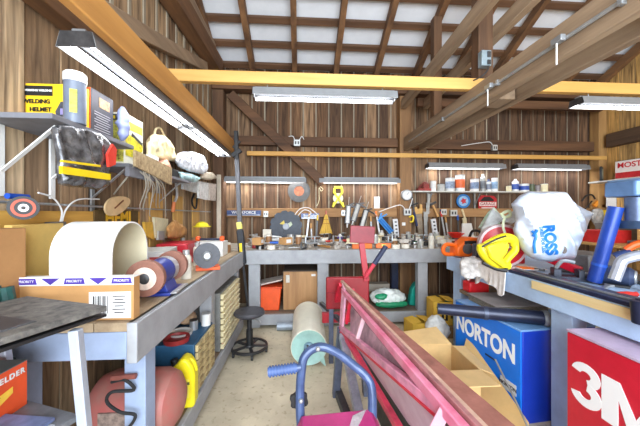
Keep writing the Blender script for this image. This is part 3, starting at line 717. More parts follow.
MB().lathe([(0, -.02), (.05, -.02), (.05, .02), (0, .02)], Matrix.Translation((.01, .115, .115)) @ Matrix.Rotation(pi/2, 4, 'X')).build('rear_wheel', DARK_STEEL, t)
# metal case, red case and clutter along the wall
t = thing('metal_case', 'light grey metal case behind the blue bench grinder', 'case', (-.98, 2.02, BZ+.001), .2)
MB().box((0, 0, .09), (.22, .3, .18)).build('body', mat((204, 204, 202), .45, .1, .08), t, .006)
MB().box((.05, -.152, .14), (.08, .004, .025)).build('name_plate', mat((170, 60, 60), .5, 0, .1), t)
MB().box((0, 0, .182), (.222, .302, .006)).build('lid', mat((190, 190, 188), .45, .2, .08), t, .002)
solo('red_case', MB().box((0, 0, .09), (.24, .3, .18)), mat((186, 28, 46), .4, 0, .1), 'dark red tool case behind the disc grinder on the left bench', 'case', None, .012, (-1.05, 2.55, BZ+.001), .1)
def clamp_bits(name, label, cat, p, parts, group=None, rz=0):
    t = thing(name, label, cat, p, rz, group)
    for nm, mb, m in parts: mb.build(nm, m, t, .002)
    return t
clamp_bits('white_carton', 'white carton with dark print and orange-wheeled skate on the left bench corner', 'box', (-.92, 3.02, BZ+.001),
    [('carton', MB().box((0, 0, .07), (.3, .2, .14)), WHITE), ('print', MB().box((0, -.1015, .08), (.2, .002, .03)), DARK_STEEL), ('lower_print', MB().box((0, -.1015, .03), (.22, .002, .03)), mat((110, 100, 100), .5, 0, .3))])
t = thing('tool_roller', 'blue-handled roller with two orange wheels lying on the white carton', 'roller', (-.92, 3.02, BZ+.142))
MB().cyl((-.1, 0, .02), (.1, 0, .02), .012).build('axle', NAVY, t)
for s in (-1, 1): MB().lathe([(0, -.02), (.022, -.02), (.028, 0), (.022, .02), (0, .02)], Matrix.Translation((s*.12, 0, .028)) @ Matrix.Rotation(pi/2, 4, 'Y'), 16).build('wheel', ORANGE, t)
t = thing('bench_vise', 'small grey bench vise in front of the white carton at the left bench corner', 'vise', (-.86, 2.78, BZ+.001))
MB().box((0, 0, .015), (.12, .1, .03)).box((0, .02, .05), (.06, .05, .06)).box((0, .03, .09), (.12, .03, .05)).box((0, -.03, .09), (.12, .025, .05)).build('jaws', mat((150, 146, 142), .5, .4, .2), t, .004)
MB().cyl((0, -.11, .07), (0, .03, .07), .01).build('screw', STEEL, t); MB().cyl((-.05, -.1, .07), (.05, -.1, .07), .005).build('handle', STEEL, t)
solo('red_can', MB().lathe([(0, 0), (.035, 0), (.035, .1), (.03, .11), (0, .11)], n=16), RED, 'red can on the back corner of the bench beside the standing pole', 'can', loc=(-.56, 3.6, BZ+.001))
# ------- under the left bench
t = thing('parts_cabinet', 'blue metal parts cabinet with tan drawers under the left bench', 'cabinet', (0, 0, 0))
MB().span((-1.06, 1.875, .177), (LX-.03, 2.26, .50)).build('body', mat((44, 92, 128), .5, .1, .2, 6), t, .004)
q = MB()
for k in range(6):
    for j in range(3):
        y0 = 1.89+j*.122; z0 = .19+k*.05
        d = MB().span((LX-.03, y0+.004, z0+.004), (LX-.012, y0+.116, z0+.046)); dr = d.build('drawer', mat((196, 176, 128), .6, 0, .2, 12), t, .002)
        MB().box((LX-.008, y0+.06, z0+.02), (.01, .05, .008)).build('pull', mat((150, 130, 90), .5, 0, .1), dr)
for lab, x, yy, m, hh in (('red oval tin on top of the blue parts cabinet', -.80, 1.93, mat((150, 44, 44), .5, 0, .1), .03), ('white flat tray on top of the blue parts cabinet', -.82, 2.04, BUMPY, .02),):
    solo('flat_tin', MB().lathe([(0, 0), (.075, 0), (.08, hh), (.07, hh), (.065, .008), (0, .008)], n=20), m, lab, 'tin', loc=(x, yy, .501))
t = crumple('crumpled_cloth', blob((0, 0, .06), (.24, .14, .11), seed=21, flat=.006), mat((170, 140, 110), .85, 0, .25), None, .014, .014, .05, 21); tag(t, 'crumpled brown cloth on top of the blue parts cabinet', 'cloth'); t.location = (-.88, 2.19, .503)
can('white can beside the brown cloth on the blue parts cabinet', (-.70, 2.2, .501), .032, .09, WHITE, STEEL)
can('grey can behind the white can on the blue parts cabinet', (-.76, 2.12, .501), .028, .07, GALV, DARK_STEEL)
t = thing('drawer_cabinet', 'tall cream cabinet of many small drawers under the left bench near the stool', 'cabinet', (0, 0, 0))
MB().span((-1.0, 2.46, .177), (LX-.03, 3.12, .66)).build('body', mat((126, 126, 122), .6, 0, .15), t, .003)
for k in range(9):
    for j in range(3):
        y0 = 2.47+j*.215; z0 = .185+k*.052
        d = MB().span((LX-.03, y0+.005, z0+.006), (LX-.005, y0+.205, z0+.046)); dr = d.build('drawer', mat((226, 212, 168), .6, 0, .12, 12), t, .002)
        MB().box((LX-.002, y0+.105, z0+.04), (.012, .18, .007)).build('pull', mat((236, 226, 190), .5, 0, .1), dr)
# yellow jug
p = atZ(184, 410, .177)
t = thing('fluid_jug', 'yellow plastic fluid jug with black cap on the shelf under the left bench', 'jug', (-.705, 1.80, .177), .1)
out = [(-.07, 0), (.07, 0), (.074, .02), (.074, .2), (.06, .245), (.035, .285), (.0, .295), (-.02, .27), (-.045, .245), (-.072, .225), (-.074, .02)]
MB().prism(out, .1, Matrix.Rotation(pi/2, 4, 'X')).build('body', mat((240, 222, 34), .4, 0, .05), t, .014)
MB().tube([(.03, 0, .27), (.055, 0, .25), (.07, 0, .2)], .013).build('handle', mat((240, 222, 34), .4, 0, .05), t)
MB().cyl((-.045, 0, .24), (-.055, 0, .275), .022, .02).build('cap', BLACK, t)
MB().box((0, -.0512, .12), (.09, .002, .11)).build('label', mat((248, 232, 80), .5, 0, .1), t)
text('PRESTONE', .02, (0, -.0535, .15), '-y', mat((40, 60, 60), .5, 0, 0), t, bold=.0008); MB().box((0, -.0525, .09), (.06, .001, .05)).build('label_print', mat((200, 140, 40), .5, 0, .4, 60), t)
# red air tank with hoses
t = thing('air_tank', 'faded red compressor tank lying under the near end of the left bench', 'tank', (0, 0, .171))
MT = Matrix.Translation((-.92, 1.585, .172)) @ Matrix.Rotation(pi/2, 4, 'Y')
MB().lathe([(0, -.16), (.08, -.15), (.14, -.11), (.16, -.06), (.16, .2), (.14, .25), (.09, .285), (0, .31)], MT).build('shell', mat((178, 88, 84), .55, 0, .35, 5, c2=(150, 116, 104)), t)
q = MB()
for x in (-.97, -.76): q.box((x, 1.585, .01), (.04, .2, .016))
q.build('foot', DARK_STEEL, t)
MB().box((-.88, 1.43, .18), (.14, .012, .08)).build('data_plate', mat((150, 130, 120), .5, 0, .3, 40), t)
for o in t.children: o.location.z = -.171+.168
t = thing('air_hose', 'coiled dark rubber air hose draped over the red tank', 'hose', (0, 0, 0))
MB().tube([atY(112, 382, 1.34), atY(125, 380, 1.30), atY(134, 390, 1.31), atY(112, 392, 1.30), atY(107, 402, 1.31), atY(120, 412, 1.29), atY(135, 415, 1.29), atY(130, 426, 1.29), atY(118, 436, 1.29)], .007).build('hose', RUBBER, t)
MB().tube([atY(112, 378, 1.31), atY(136, 376, 1.31)], .012, 8, 0).build('fitting', mat((140, 80, 70), .5, .2, .2), t)
solo('yellow_hose', MB().tube([(-1.06, 1.44, .19), (-1.01, 1.44, .30), (-.95, 1.50, .345), (-.9, 1.56, .348), (-.93, 1.63, .345)], .014, 10), mat((236, 190, 30), .45, 0, .08), 'yellow hose loop lying on the red tank behind the bench leg', 'hose')
# cart at the near left
CZ = 1.0; q0, q1 = atZ(107, 311, CZ), atZ(0, 346, CZ)
t = thing('tool_cart', 'metal cart with speckled black top at the near left', 'cart', (0, 0, 0))
ux = (q0-q1); ux.z = 0; ux.normalize(); uy = Vector((-ux.y, ux.x, 0))
A = Vector((q0.x, q0.y, 0)); Lc, Wc = .64, .40
def cart(f, g, z=0): v = A-ux*Lc*f+uy*Wc*g; return Vector((v.x, v.y, z))
P = [cart(f, g) for f, g in ((0, 0), (1, 0), (1, 1), (0, 1))]
MB().poly([(v.x, v.y, CZ) for v in P], -.018).build('top', mat((122, 118, 112), .7, 0, .5, 30, .1, c2=(50, 50, 52)), t, .002)
MB().poly([(v.x, v.y, CZ-.0185) for v in P], -.01).build('top_edge', BLACK, t, .002)
MB().poly([cart(f, g, CZ-.029) for f, g in ((.25, .12), (.8, .12), (.8, .9), (.25, .9))], -.05).build('drawer', mat((62, 64, 70), .5, .2, .15), t, .008)
ALU = mat((176, 184, 198), .4, .2, .06)
for f, g in ((.14, .03), (.86, .03), (.14, .93), (.86, .93)):
    a, b_ = cart(f, g, CZ-.029), cart(f+(-.13 if f < .5 else .13), g, 0)
    MB().bar(a, b_, .03, .026).build('leg', ALU, t, .003)
MB().poly([cart(f, g, .675) for f, g in ((.11, .06), (.97, .06), (.97, .92), (.11, .92))], -.02).build('lower_shelf', mat((120, 122, 126), .5, .3, .2), t, .003)
t = thing('welder_carton', 'orange WELDER carton with a welding torch picture on the cart shelf', 'box', (-.99, .88, .676))
MB().box((0, 0, .082), (.16, .3, .164)).build('carton', mat((226, 82, 34), .5, 0, .1, 5), t, .002)
MB().box((0, 0, .165), (.16, .3, .003)).build('top_panel', mat((96, 104, 106), .6, 0, .1), t)
FX = Matrix.Rotation(pi/2, 4, 'Z') @ Matrix.Rotation(pi/2, 4, 'X')
MB().prism([(-.12, -.02), (-.06, -.045), (.1, .02), (.1, .04), (-.02, .02), (-.1, .03)], .001, Matrix.Translation((.081, 0, .065)) @ FX).build('glow_print', mat((250, 200, 70), .5, 0, .1), t)
MB().prism([(-.12, -.03), (-.02, -.005), (.06, .028), (.055, .036), (-.03, .008), (-.12, -.01)], .0016, Matrix.Translation((.082, 0, .065)) @ FX).build('torch_print', BLACK, t)
text('WELDER', .024, (.0815, .085, .138), '+x', WHITE, t, bold=.0008, space=1.25)
for k, c in enumerate(((90, 110, 150), (206, 208, 212), (110, 124, 164))):
    p = cart(.42, .32, .676+.012*k)
    solo('magazine', MB().box((0, 0, .005), (.2, .27, .0105)), mat(c, .35, 0, .3, 12), ('blue-grey magazine at the bottom of the stack on the cart shelf', 'pale magazine in the middle of the stack on the cart shelf', 'blue magazine on top of the stack on the cart shelf')[k], 'magazine', 'magazines on the cart shelf', .001, p, -.4+.12*k)

# ================================================================== BACK WALL
def Wp(px, py, Y=4.29): return atY(px, py, Y)
RXU = Matrix.Rotation(pi/2, 4, 'X')
def at_wall(p): return Matrix.Translation(p) @ RXU        # local XY faces the camera, +Z towards it
# outlet boxes with conduit
def outlet(label, p, m=GALV, w=.085, h=.085, tails=()):
    t = thing('outlet_box', label, 'outlet', p)
    MB().box((0, 0, 0), (w, .05, h)).build('box', m, t, .004)
    MB().box((0, -.027, 0), (w*1.05, .004, h*1.05)).build('cover', mat((206, 208, 206), .4, .3, .05), t, .001)
    for s in (-1, 1): MB().box((s*w*.22, -.0295, 0), (w*.26, .003, h*.5)).build('socket', DARK_STEEL, t)
    for d in tails: MB().tube([(d[0]*.3, .01, d[1]*.3), d[0:1]+(.01,)+d[1:2], ] if len(d) == 2 else d, .006, 6).build('cable', WHITE, t)
    return t
p = Wp(297, 143, 4.18); outlet('double outlet box on the dark girt above the copper-centred disc', (p.x, p.y+.01, p.z), tails=[[(-.03, 0, .04), (-.06, .01, .1), (-.12, .02, .1)], [(.03, 0, .04), (.07, .01, .1), (.1, .02, .06)]])
p = Wp(266, 214, 4.24); outlet('white outlet box on the back wall girt right of the first blue tool bar', p, WHITE, .06, .08)
p = Wp(407, 212, 4.12); outlet('grey outlet box on the back post below the round gauge', p, GALV, .1, .09, tails=[[(-.03, 0, .04), (-.1, .0, .1), (-.25, .02, .06), (-.4, .06, .0)], [(.03, 0, .04), (.06, 0, .12), (.09, .02, .2)]])
p = Wp(453, 213, 4.24); outlet('grey outlet box on the girt below the blue round sign', p, GALV, .1, .09)
p = Wp(344, 213, 4.24); outlet('grey outlet box on the girt below the yellow tape reel', p, GALV, .08, .07)
p = Wp(494, 148, 4.20); outlet('small outlet box on the dark girt right of the tie beams', p, GALV, .07, .08, tails=[[(-.02, 0, .03), (-.06, .01, .09), (-.2, .02, .08), (-.5, .02, .03)]])
p = Wp(443, 212, 4.24); outlet('blue outlet box on the girt between the hammer and the grey outlet box', p, mat((60, 100, 180), .4, 0, .1), .08, .08)
t = thing('switch_box', 'grey electrical box with cables on the short king post above the cross beam', 'box', (1.66, 2.52, 2.72))
MB().box((0, 0, 0), (.09, .06, .14)).build('box', mat((160, 178, 188), .4, .4, .1), t, .004)
MB().box((.02, -.033, .03), (.03, .01, .05)).box((.02, -.033, -.04), (.03, .01, .04)).build('knockouts', DARK_STEEL, t)
MB().tube([(.02, -.03, -.07), (.0, -.04, -.12), (-.06, -.04, -.18), (-.14, -.06, -.22)], .006).build('cable', DARK_STEEL, t)
t = thing('electrical_conduit', 'thin grey conduit running along the side of the near tie beam', 'conduit', (0, 0, 0))
MB().cyl((1.488, -1.2, 2.315), (1.488, 3.9, 2.315), .011, n=10).build('pipe', mat((178, 180, 180), .4, .5, .1), t)
for yy in (.4, 1.25, 2.1, 2.95): MB().box((1.488, yy, 2.315), (.03, .02, .04)).build('strap', GALV, t)
for k, (yy, l) in enumerate(((1.56, .12), (2.17, .13))):
    t = thing('pull_cord', ('white pull cord with switch hanging from the conduit nearer the camera', 'white pull cord hanging from the conduit further along the tie beam')[k], 'cord', (1.475, yy, 2.315))
    MB().box((-.012, 0, 0), (.03, .07, .035)).build('switch', GALV, t, .003)
    MB().cyl((-.02, 0, -.02), (-.02, 0, -.02-l), .0045, n=8).build('cord', WHITE, t)
# blue tool bars
def toolbar(label, px0, px1, py, m, txt=None):
    a, b_ = Wp(px0, py, 4.245), Wp(px1, py, 4.245); L_ = b_.x-a.x
    t = thing('magnetic_tool_bar', label, 'tool rack', ((a.x+b_.x)/2, 4.245, a.z))
    MB().box((0, 0, 0), (L_, .03, .075)).build('bar', m, t, .002)
    MB().box((0, -.0165, -.03), (L_*.96, .003, .01)).build('strip', mat((180, 186, 196), .3, .4, .1), t)
    if txt: text(txt, .055, (0, -.0165, .006), '-y', WHITE, t, bold=.001)
    return t
toolbar('blue magnetic tool bar with white letters behind the standing bar clamp', 227, 261, 213, mat((52, 72, 120), .4, 0, .1), 'WORKFORCE')
toolbar('short blue magnetic tool bar behind the white wire hanger', 301, 319, 216, mat((90, 110, 160), .4, 0, .1), 'Specialty')
t = thing('wire_hanger', 'tangle of white wire on the girt above the notched disc', 'wire', (0, 0, 0))
MB().tube([Wp(294, 216, 4.22), Wp(300, 209, 4.22), Wp(309, 208, 4.22), Wp(318, 215, 4.22)], .006).build('wire', WHITE, t)
MB().tube([Wp(296, 218, 4.21), Wp(304, 210, 4.21), Wp(311, 213, 4.21), Wp(304, 218, 4.21)], .006).build('wire', WHITE, t)
# discs
p = Wp(299, 191, 4.28)
t = thing('grinding_disc', 'grey ring disc with copper centre hung on the back wall under a shop light', 'disc', (p.x, 4.30, p.z))
MB().ring((0, 0, 0), .165, .075, .025, RXU, 32).build('ring', mat((96, 94, 92), .6, .2, .12), t)
MB().lathe([(0, .0), (.076, .0), (.076, -.018), (0, -.018)], RXU).build('centre', mat((176, 100, 62), .5, .1, .35, 20), t)
p = Wp(286, 231, 4.15)
t = thing('notched_disc', 'large dark grey notched disc with yellow marks leaning on the back wall', 'disc', (p.x, 4.17, BZ+.235), 0, rx=radians(-6))
prof = [(.232*(1 if k % 4 < 3 else .9)*cos(2*pi*k/48), .232*(1 if k % 4 < 3 else .9)*sin(2*pi*k/48)) for k in range(48)]
MB().prism(prof, .02, RXU).build('plate', mat((56, 61, 70), .5, .3, .15), t)
MB().lathe([(0, 0), (.05, 0), (.045, .025), (0, .025)], Matrix.Translation((0, -.01, 0)) @ RXU).build('hub', mat((110, 112, 116), .4, .5, .1), t)
MB().prism([(-.09, .02), (-.03, .07), (-.02, .03), (.0, .0), (-.05, .01)], .004, Matrix.Translation((0, -.013, .02)) @ RXU).build('yellow_mark', mat((216, 190, 70), .5, 0, .2), t)
MB().prism([(.02, .03), (.07, .06), (.09, .02), (.05, -.02)], .004, Matrix.Translation((0, -.013, .01)) @ RXU).build('pale_mark', mat((180, 190, 160), .5, 0, .2), t)
MB().bar((-.01, -.014, -.02), (-.06, -.014, -.17), .03, .004).build('slot', BLACK, t)
# broom
p = Wp(326, 214, 4.24)
t = thing('hand_broom', 'straw hand broom with short red handle hung on the back wall girt', 'broom', (p.x, 4.23, p.z))
MB().cyl((0, 0, .05), (0, 0, -.03), .013).build('handle', mat((190, 110, 90), .5, 0, .1), t)
MB().prism([(-.02, -.01), (.02, -.01), (.045, -.12), (.095, -.29), (-.1, -.29), (-.045, -.12)], .035, RXU).build('bristles', mat((222, 178, 76), .85, 0, .25, 40, .3, stretch=(3, 1, .2)), t, .006)
q = MB().box((0, 0, -.08), (.075, .042, .008)).box((0, 0, -.14), (.108, .042, .008)); q.build('binding', mat((170, 110, 50), .7, 0, .1), t)
# yellow tape reel
p = Wp(338, 197, 4.28)
t = thing('tape_reel', 'yellow open-frame measuring tape reel with handle hung on the back wall', 'reel', (p.x, 4.285, p.z))
MB().lathe([(0, -.02), (.075, -.02), (.075, .02), (0, .02)], Matrix.Translation((0, 0, -.02)) @ RXU).build('tape_drum', mat((226, 224, 200), .5, 0, .1), t)
q = MB(); YL = mat((240, 220, 24), .4, 0, .05)
for s in (-1, 1):
    q.bar((s*.085, -.025, -.15), (-s*.055, -.025, .06), .055, .03)
q.bar((-.06, -.025, .05), (-.055, -.025, .13), .03, .03); q.bar((.06, -.025, .05), (.055, -.025, .13), .03, .03); q.bar((-.06, -.025, .14), (.06, -.025, .14), .03, .03)
q.bar((-.08, -.025, -.15), (-.06, -.025, -.08), .03, .03); q.bar((.08, -.025, -.15), (.06, -.025, -.08), .03, .03)
q.build('frame', YL, t, .006)
MB().cyl((0, -.05, -.03), (0, .0, -.03), .022).build('hub', mat((200, 150, 20), .4, 0, .1), t)
# string with loop
t = thing('looped_cord', 'thin pale cord with a loop hanging beside the yellow tape reel', 'cord', (0, 0, 0))
MB().tube([Wp(321, 181), Wp(320, 186), Wp(323, 189), Wp(321, 191), Wp(319, 188), Wp(319, 200), Wp(317, 206)], .005).build('cord', CREAM, t)
# caulking guns etc hung on the wall
def caulk_gun(label, px, py, lean, body, back, L_=.33):
    p = Wp(px, py, 4.20); t = thing('caulking_gun', label, 'caulking gun', (p.x, 4.2, p.z), 0, ry=lean)
    MB().cyl((0, 0, -L_*.4), (0, 0, L_*.35), .028).build('cartridge', body, t)
    MB().lathe([(0, -.07), (.006, -.07), (.014, 0), (.028, .0)], Matrix.Translation((0, 0, -L_*.4)), 12).build('nozzle', WHITE, t)
    q = MB().bar((-.034, 0, -L_*.4), (-.034, 0, L_*.36), .01, .03); q.bar((.034, 0, -L_*.4), (.034, 0, L_*.36), .01, .03); q.box((0, 0, L_*.37), (.08, .05, .015)); q.box((0, 0, -L_*.41), (.078, .05, .01))
    q.build('frame', back, t)
    q = MB().bar((0, 0, L_*.38), (.08, 0, L_*.5), .02, .02); q.bar((.03, 0, L_*.38), (.13, 0, L_*.3), .016, .02); q.build('grip', back, t)
    MB().cyl((0, 0, L_*.38), (0, 0, L_*.75), .005, n=8).build('rod', STEEL, t)
    return t
caulk_gun('white caulking gun hung upright left of the other caulking guns', 348, 214, radians(4), WHITE, DARK_STEEL)
caulk_gun('grey caulking gun leaning right in the middle of the caulking guns', 356, 212, radians(18), mat((196, 196, 192), .5, 0, .1), DARK_STEEL)
caulk_gun('pale caulking gun leaning right with black frame, rightmost of the caulking guns', 364, 218, radians(16), mat((216, 216, 212), .5, 0, .1), BLACK)
caulk_gun('bright blue grease gun leaning left on the back wall behind the bench', 385, 225, radians(-42), mat((40, 120, 200), .35, 0, .1), mat((70, 150, 220), .35, 0, .1))
p = Wp(377, 203, 4.27)
t = thing('wall_thermometer', 'white rectangular thermometer standing on the girt of the back wall', 'thermometer', (p.x, 4.28, p.z))
MB().box((0, 0, 0), (.085, .02, .19)).build('plate', WHITE, t, .003); MB().cyl((0, -.013, -.06), (0, -.013, .07), .004, n=8).build('tube', mat((170, 170, 176), .3, 0, 0), t)
def strip(label, px0, py0, px1, py1, Y=4.18):
    a, b_ = Wp(px0, py0, Y), Wp(px1, py1, Y); t = thing('power_strip', label, 'power strip', (0, 0, 0))
    MB().bar(a, b_, .07, .035).build('body', mat((226, 226, 228), .4, 0, .04), t, .004)
    for k in range(5):
        c = a.lerp(b_, .14+.17*k); MB().box((c.x, c.y-.019, c.z), (.03, .004, .022)).build('socket', DARK_STEEL, t)
    return t
strip('white power strip standing upright beside the back post, left of it', 395, 219, 397, 240)
strip('white power strip leaning on the wall right of the handsaw', 433, 219, 436, 240, 4.14)
# round gauge on the post
p = Wp(407, 195, 4.11)
t = thing('round_gauge', 'round white-faced dial gauge on the back post', 'gauge', (p.x, 4.13, p.z))
MB().lathe([(0, -.03), (.08, -.03), (.08, .02), (.072, .026), (.07, .016), (0, .016)], RXU).build('case', GALV, t)
MB().lathe([(0, .017), (.068, .017), (0, .0175)], RXU).build('dial', WHITE, t)
q = MB(); q.bar((0, -.019, 0), (.03, -.019, .04), .006, .003)
for k in range(12): q.bar((.054*sin(k*pi/6), -.0185, .054*cos(k*pi/6)), (.062*sin(k*pi/6), -.0185, .062*cos(k*pi/6)), .004, .002)
q.build('needle', BLACK, t)
# handsaw, black clamp, yellow hook, hammer, squares
p = Wp(419, 218, 4.22)
t = thing('handsaw', 'handsaw with wooden handle hanging blade down beside the back post', 'saw', (p.x, 4.22, p.z), 0, ry=radians(-5))
MB().prism([(-.05, .08), (.05, .08), (.035, -.36), (-.02, -.36)], .003, RXU).build('blade', mat((156, 140, 120), .4, .5, .2), t)
MB().prism([(-.06, .06), (.05, .06), (.065, .12), (.06, .2), (.03, .21), (.02, .15), (-.01, .13), (-.02, .17), (-.055, .17)], .022, RXU).build('handle', mat((216, 168, 98), .5, 0, .1), t, .005)
t = thing('bar_clamp', 'black bar clamp with blue grip hanging left of the handsaw', 'clamp', (0, 0, 0))
MB().bar(Wp(412, 196, 4.15), Wp(416, 226, 4.15), .02, .012).build('bar', DARK_STEEL, t)
MB().bar(Wp(414, 212, 4.14), Wp(417, 226, 4.14), .03, .03).build('grip', mat((40, 50, 90), .5, 0, .1), t, .006)
MB().bar(Wp(410, 206, 4.15), Wp(418, 203, 4.15), .025, .02).build('jaw', BLACK, t)
t = thing('yellow_hook', 'yellow curved utility hook on the back post', 'hook', (0, 0, 0))
MB().tube([Wp(409, 217, 4.13), Wp(413, 216, 4.12), Wp(413, 221, 4.11), Wp(410, 222, 4.12)], .012).build('hook_body', YELLOW, t)
t = thing('hammer', 'hammer with wooden handle hung slanting right of the handsaw', 'hammer', (0, 0, 0))
MB().bar(Wp(433, 205, 4.2), Wp(438, 217, 4.18), .034, .028).build('handle', mat((214, 160, 92), .5, 0, .1), t, .008)
MB().bar(Wp(430, 205, 4.2), Wp(436, 202, 4.2), .03, .03).build('head', DARK_STEEL, t, .004)
for k, (x0, y0, x1, y1) in enumerate(((425, 212, 426, 236), (429, 194, 428, 214), (427, 203, 427, 222))):
    solo('steel_square', MB().bar(Wp(x0, y0, 4.19+.01*k), Wp(x1, y1, 4.19+.01*k), .045-.01*k, .006).bar(Wp(x0-2, y0, 4.19+.01*k), Wp(x0+5, y0, 4.19+.01*k), .03, .006), mat((176, 178, 176), .35, .6, .15),
         ('long steel square hung right of the handsaw', 'steel square hung highest, under the shelf', 'narrow steel square hung between the handsaw and the hammer')[k], 'square')
t = thing('white_brush', 'white brush with wooden end hung below the blue round sign', 'brush', (0, 0, 0))
MB().bar(Wp(462, 209, 4.25), Wp(465, 219, 4.25), .03, .02).build('handle', mat((226, 206, 160), .5, 0, .1), t, .006); MB().bar(Wp(464, 218, 4.25), Wp(465, 226, 4.25), .06, .03).build('bristles', mat((216, 200, 160), .7, 0, .1), t, .004)
solo('white_tag', MB().box((0, 0, 0), (.05, .006, .045)), WHITE, 'small white card pinned on the back post below the outlet box', 'card', loc=(Wp(404, 224, 4.14).x, 4.152, Wp(404, 224, 4.14).z))
t = thing('round_sign', 'round blue sign with red and white emblem below the back shelf', 'sign', (Wp(464, 201, 4.26).x, 4.28, Wp(464, 201, 4.26).z))
MB().lathe([(0, -.006), (.108, -.006), (.108, .006), (0, .006)], RXU, 32).build('disc', mat((40, 120, 190), .4, 0, .05), t)
MB().lathe([(0, .0065), (.078, .0065), (0, .008)], RXU, 28).build('pale_ring', mat((150, 190, 226), .4, 0, .1, 30), t)
MB().prism([(.05*cos(a*pi/5)*(1 if a % 2 else .6), .05*sin(a*pi/5)*(1 if a % 2 else .6)) for a in range(10)], .004, Matrix.Translation((0, -.009, 0)) @ RXU).build('emblem', mat((196, 50, 60), .4, 0, .1), t)
q = Wp(488.5, 203, 4.26)
t = thing('garage_sign', 'red and black GARAGE sign with a car shape below the back shelf', 'sign', (q.x, 4.285, q.z))
MB().prism([(-.145, -.11), (.12, -.13), (.15, -.05), (.145, .06), (.1, .11), (-.1, .12), (-.15, .06)], .012, RXU).build('plate', mat((186, 36, 44), .4, 0, .08), t)
MB().prism([(-.12, .03), (-.06, .085), (.03, .09), (.1, .04), (.09, .02), (-.11, .02)], .004, Matrix.Translation((0, -.008, .01)) @ RXU).build('car_shape', BLACK, t)
MB().box((0, -.0075, -.015), (.27, .003, .06)).build('letter_panel', mat((238, 220, 214), .5, 0, .05), t)
MB().box((0, -.0075, -.075), (.2, .003, .025)).build('lower_panel', mat((226, 200, 196), .5, 0, .1), t)
text('GARAGE', .062, (0, -.0095, -.015), '-y', mat((150, 20, 30), .5, 0, 0), t, bold=.001)
# back shelf and what is on it
z = 1.655
a, b_ = atY(411, 190, 4.2), atY(554, 190, 4.2)
t = thing('wall_shelf', 'long white shelf on the back wall carrying cans and jars', 'shelf', (0, 0, 0))
MB().span((a.x, 4.13, z-.018), (b_.x, 4.32, z)).build('board', mat((214, 214, 206), .5, 0, .08), t, .002)
for px in (430, 478, 545): x = atY(px, 190, 4.2).x; MB().span((x, 4.3, z-.25), (x+.025, 4.315, z-.019)).bar((x+.012, 4.3, z-.2), (x+.012, 4.16, z-.025), .016, .01).build('bracket', GALV, t)
def shelfcan(px0, px1, py, label, m, lid, band=None, name='can', taper=False, cat='can'):
    x0, x1 = atY(px0, 188, 4.2).x, atY(px1, 188, 4.2).x; top = atY(px0, py, 4.2).z; r = (x1-x0)/2*.96; h = top-z
    return can(label, ((x0+x1)/2, 4.215, z+.001), min(r, .078), h/(1.22 if taper else 1), m, lid, cat, name, None, band, r*.4 if taper else None)
t = thing('red_machine', 'small red-brown hand pump at the left end of the back shelf', 'pump', (atY(424, 188, 4.2).x, 4.22, z+.001))
MB().box((0, 0, .02), (.2, .1, .04)).box((.03, 0, .07), (.09, .07, .08)).build('body', mat((150, 52, 44), .5, 0, .25), t, .008); MB().tube([(-.08, 0, .04), (-.03, 0, .09), (.02, 0, .13), (.07, 0, .11)], .014).build('arm', mat((126, 50, 44), .5, .1, .2), t)
shelfcan(430.5, 436.5, 181, 'white carton-like tin right of the red pump on the back shelf', WHITE, STEEL)
shelfcan(446, 455, 178, 'wide white paint can with blue band on the back shelf left of the orange can', WHITE, GALV, mat((150, 166, 190), .5, 0, .3, 30), 'paint_can')
shelfcan(456, 465, 175, 'orange and white tall can on the back shelf', mat((232, 236, 236), .4, 0, .1), STEEL, mat((230, 110, 60), .5, 0, .1), 'paint_can')
shelfcan(438, 445, 184, 'low pale tub between the white tin and the wide paint can', mat((190, 190, 186), .5, 0, .15), DARK_STEEL)
shelfcan(471, 479, 179, 'white can with blue-grey band right of the orange can on the shelf', WHITE, GALV, mat((130, 150, 180), .5, 0, .3, 30))
shelfcan(481, 486, 174, 'tall grey spray can on the back shelf', mat((170, 170, 166), .4, .2, .1), WHITE, mat((120, 124, 130), .5, 0, .2), 'spray_can', True, 'spray can')
shelfcan(487, 491.5, 179, 'short white spray can beside the tall grey spray can', WHITE, mat((60, 80, 120), .4, 0, 0), mat((150, 160, 180), .5, 0, .2), 'spray_can', True, 'spray can')
shelfcan(492.5, 498, 178, 'white can with pale blue band above the GARAGE sign', WHITE, WHITE, mat((150, 180, 210), .5, 0, .2))
shelfcan(507, 512, 186, 'small white jar at the left of the second row of cans', CREAM, WHITE, None, 'jar', False, 'jar')
shelfcan(513, 519, 179, 'white bottle with blue label on the back shelf left of the blue tub', WHITE, WHITE, mat((60, 90, 170), .5, 0, .1), 'bottle', True, 'bottle')
shelfcan(520.5, 529, 184, 'white tub with blue label on the back shelf', WHITE, WHITE, mat((44, 80, 170), .5, 0, .1), 'tub', False, 'tub')
shelfcan(530.5, 535, 184, 'dark green jar right of the blue-labelled tub', mat((90, 100, 70), .4, 0, .2), DARK_STEEL, None, 'jar', False, 'jar')
shelfcan(536, 541, 185, 'grey jar between the dark green jar and the cream jar', mat((140, 130, 130), .4, 0, .2), BLACK, None, 'jar', False, 'jar')
shelfcan(542, 548, 184, 'cream jar at the right end of the back shelf', CREAM, WHITE, None, 'jar', False, 'jar')
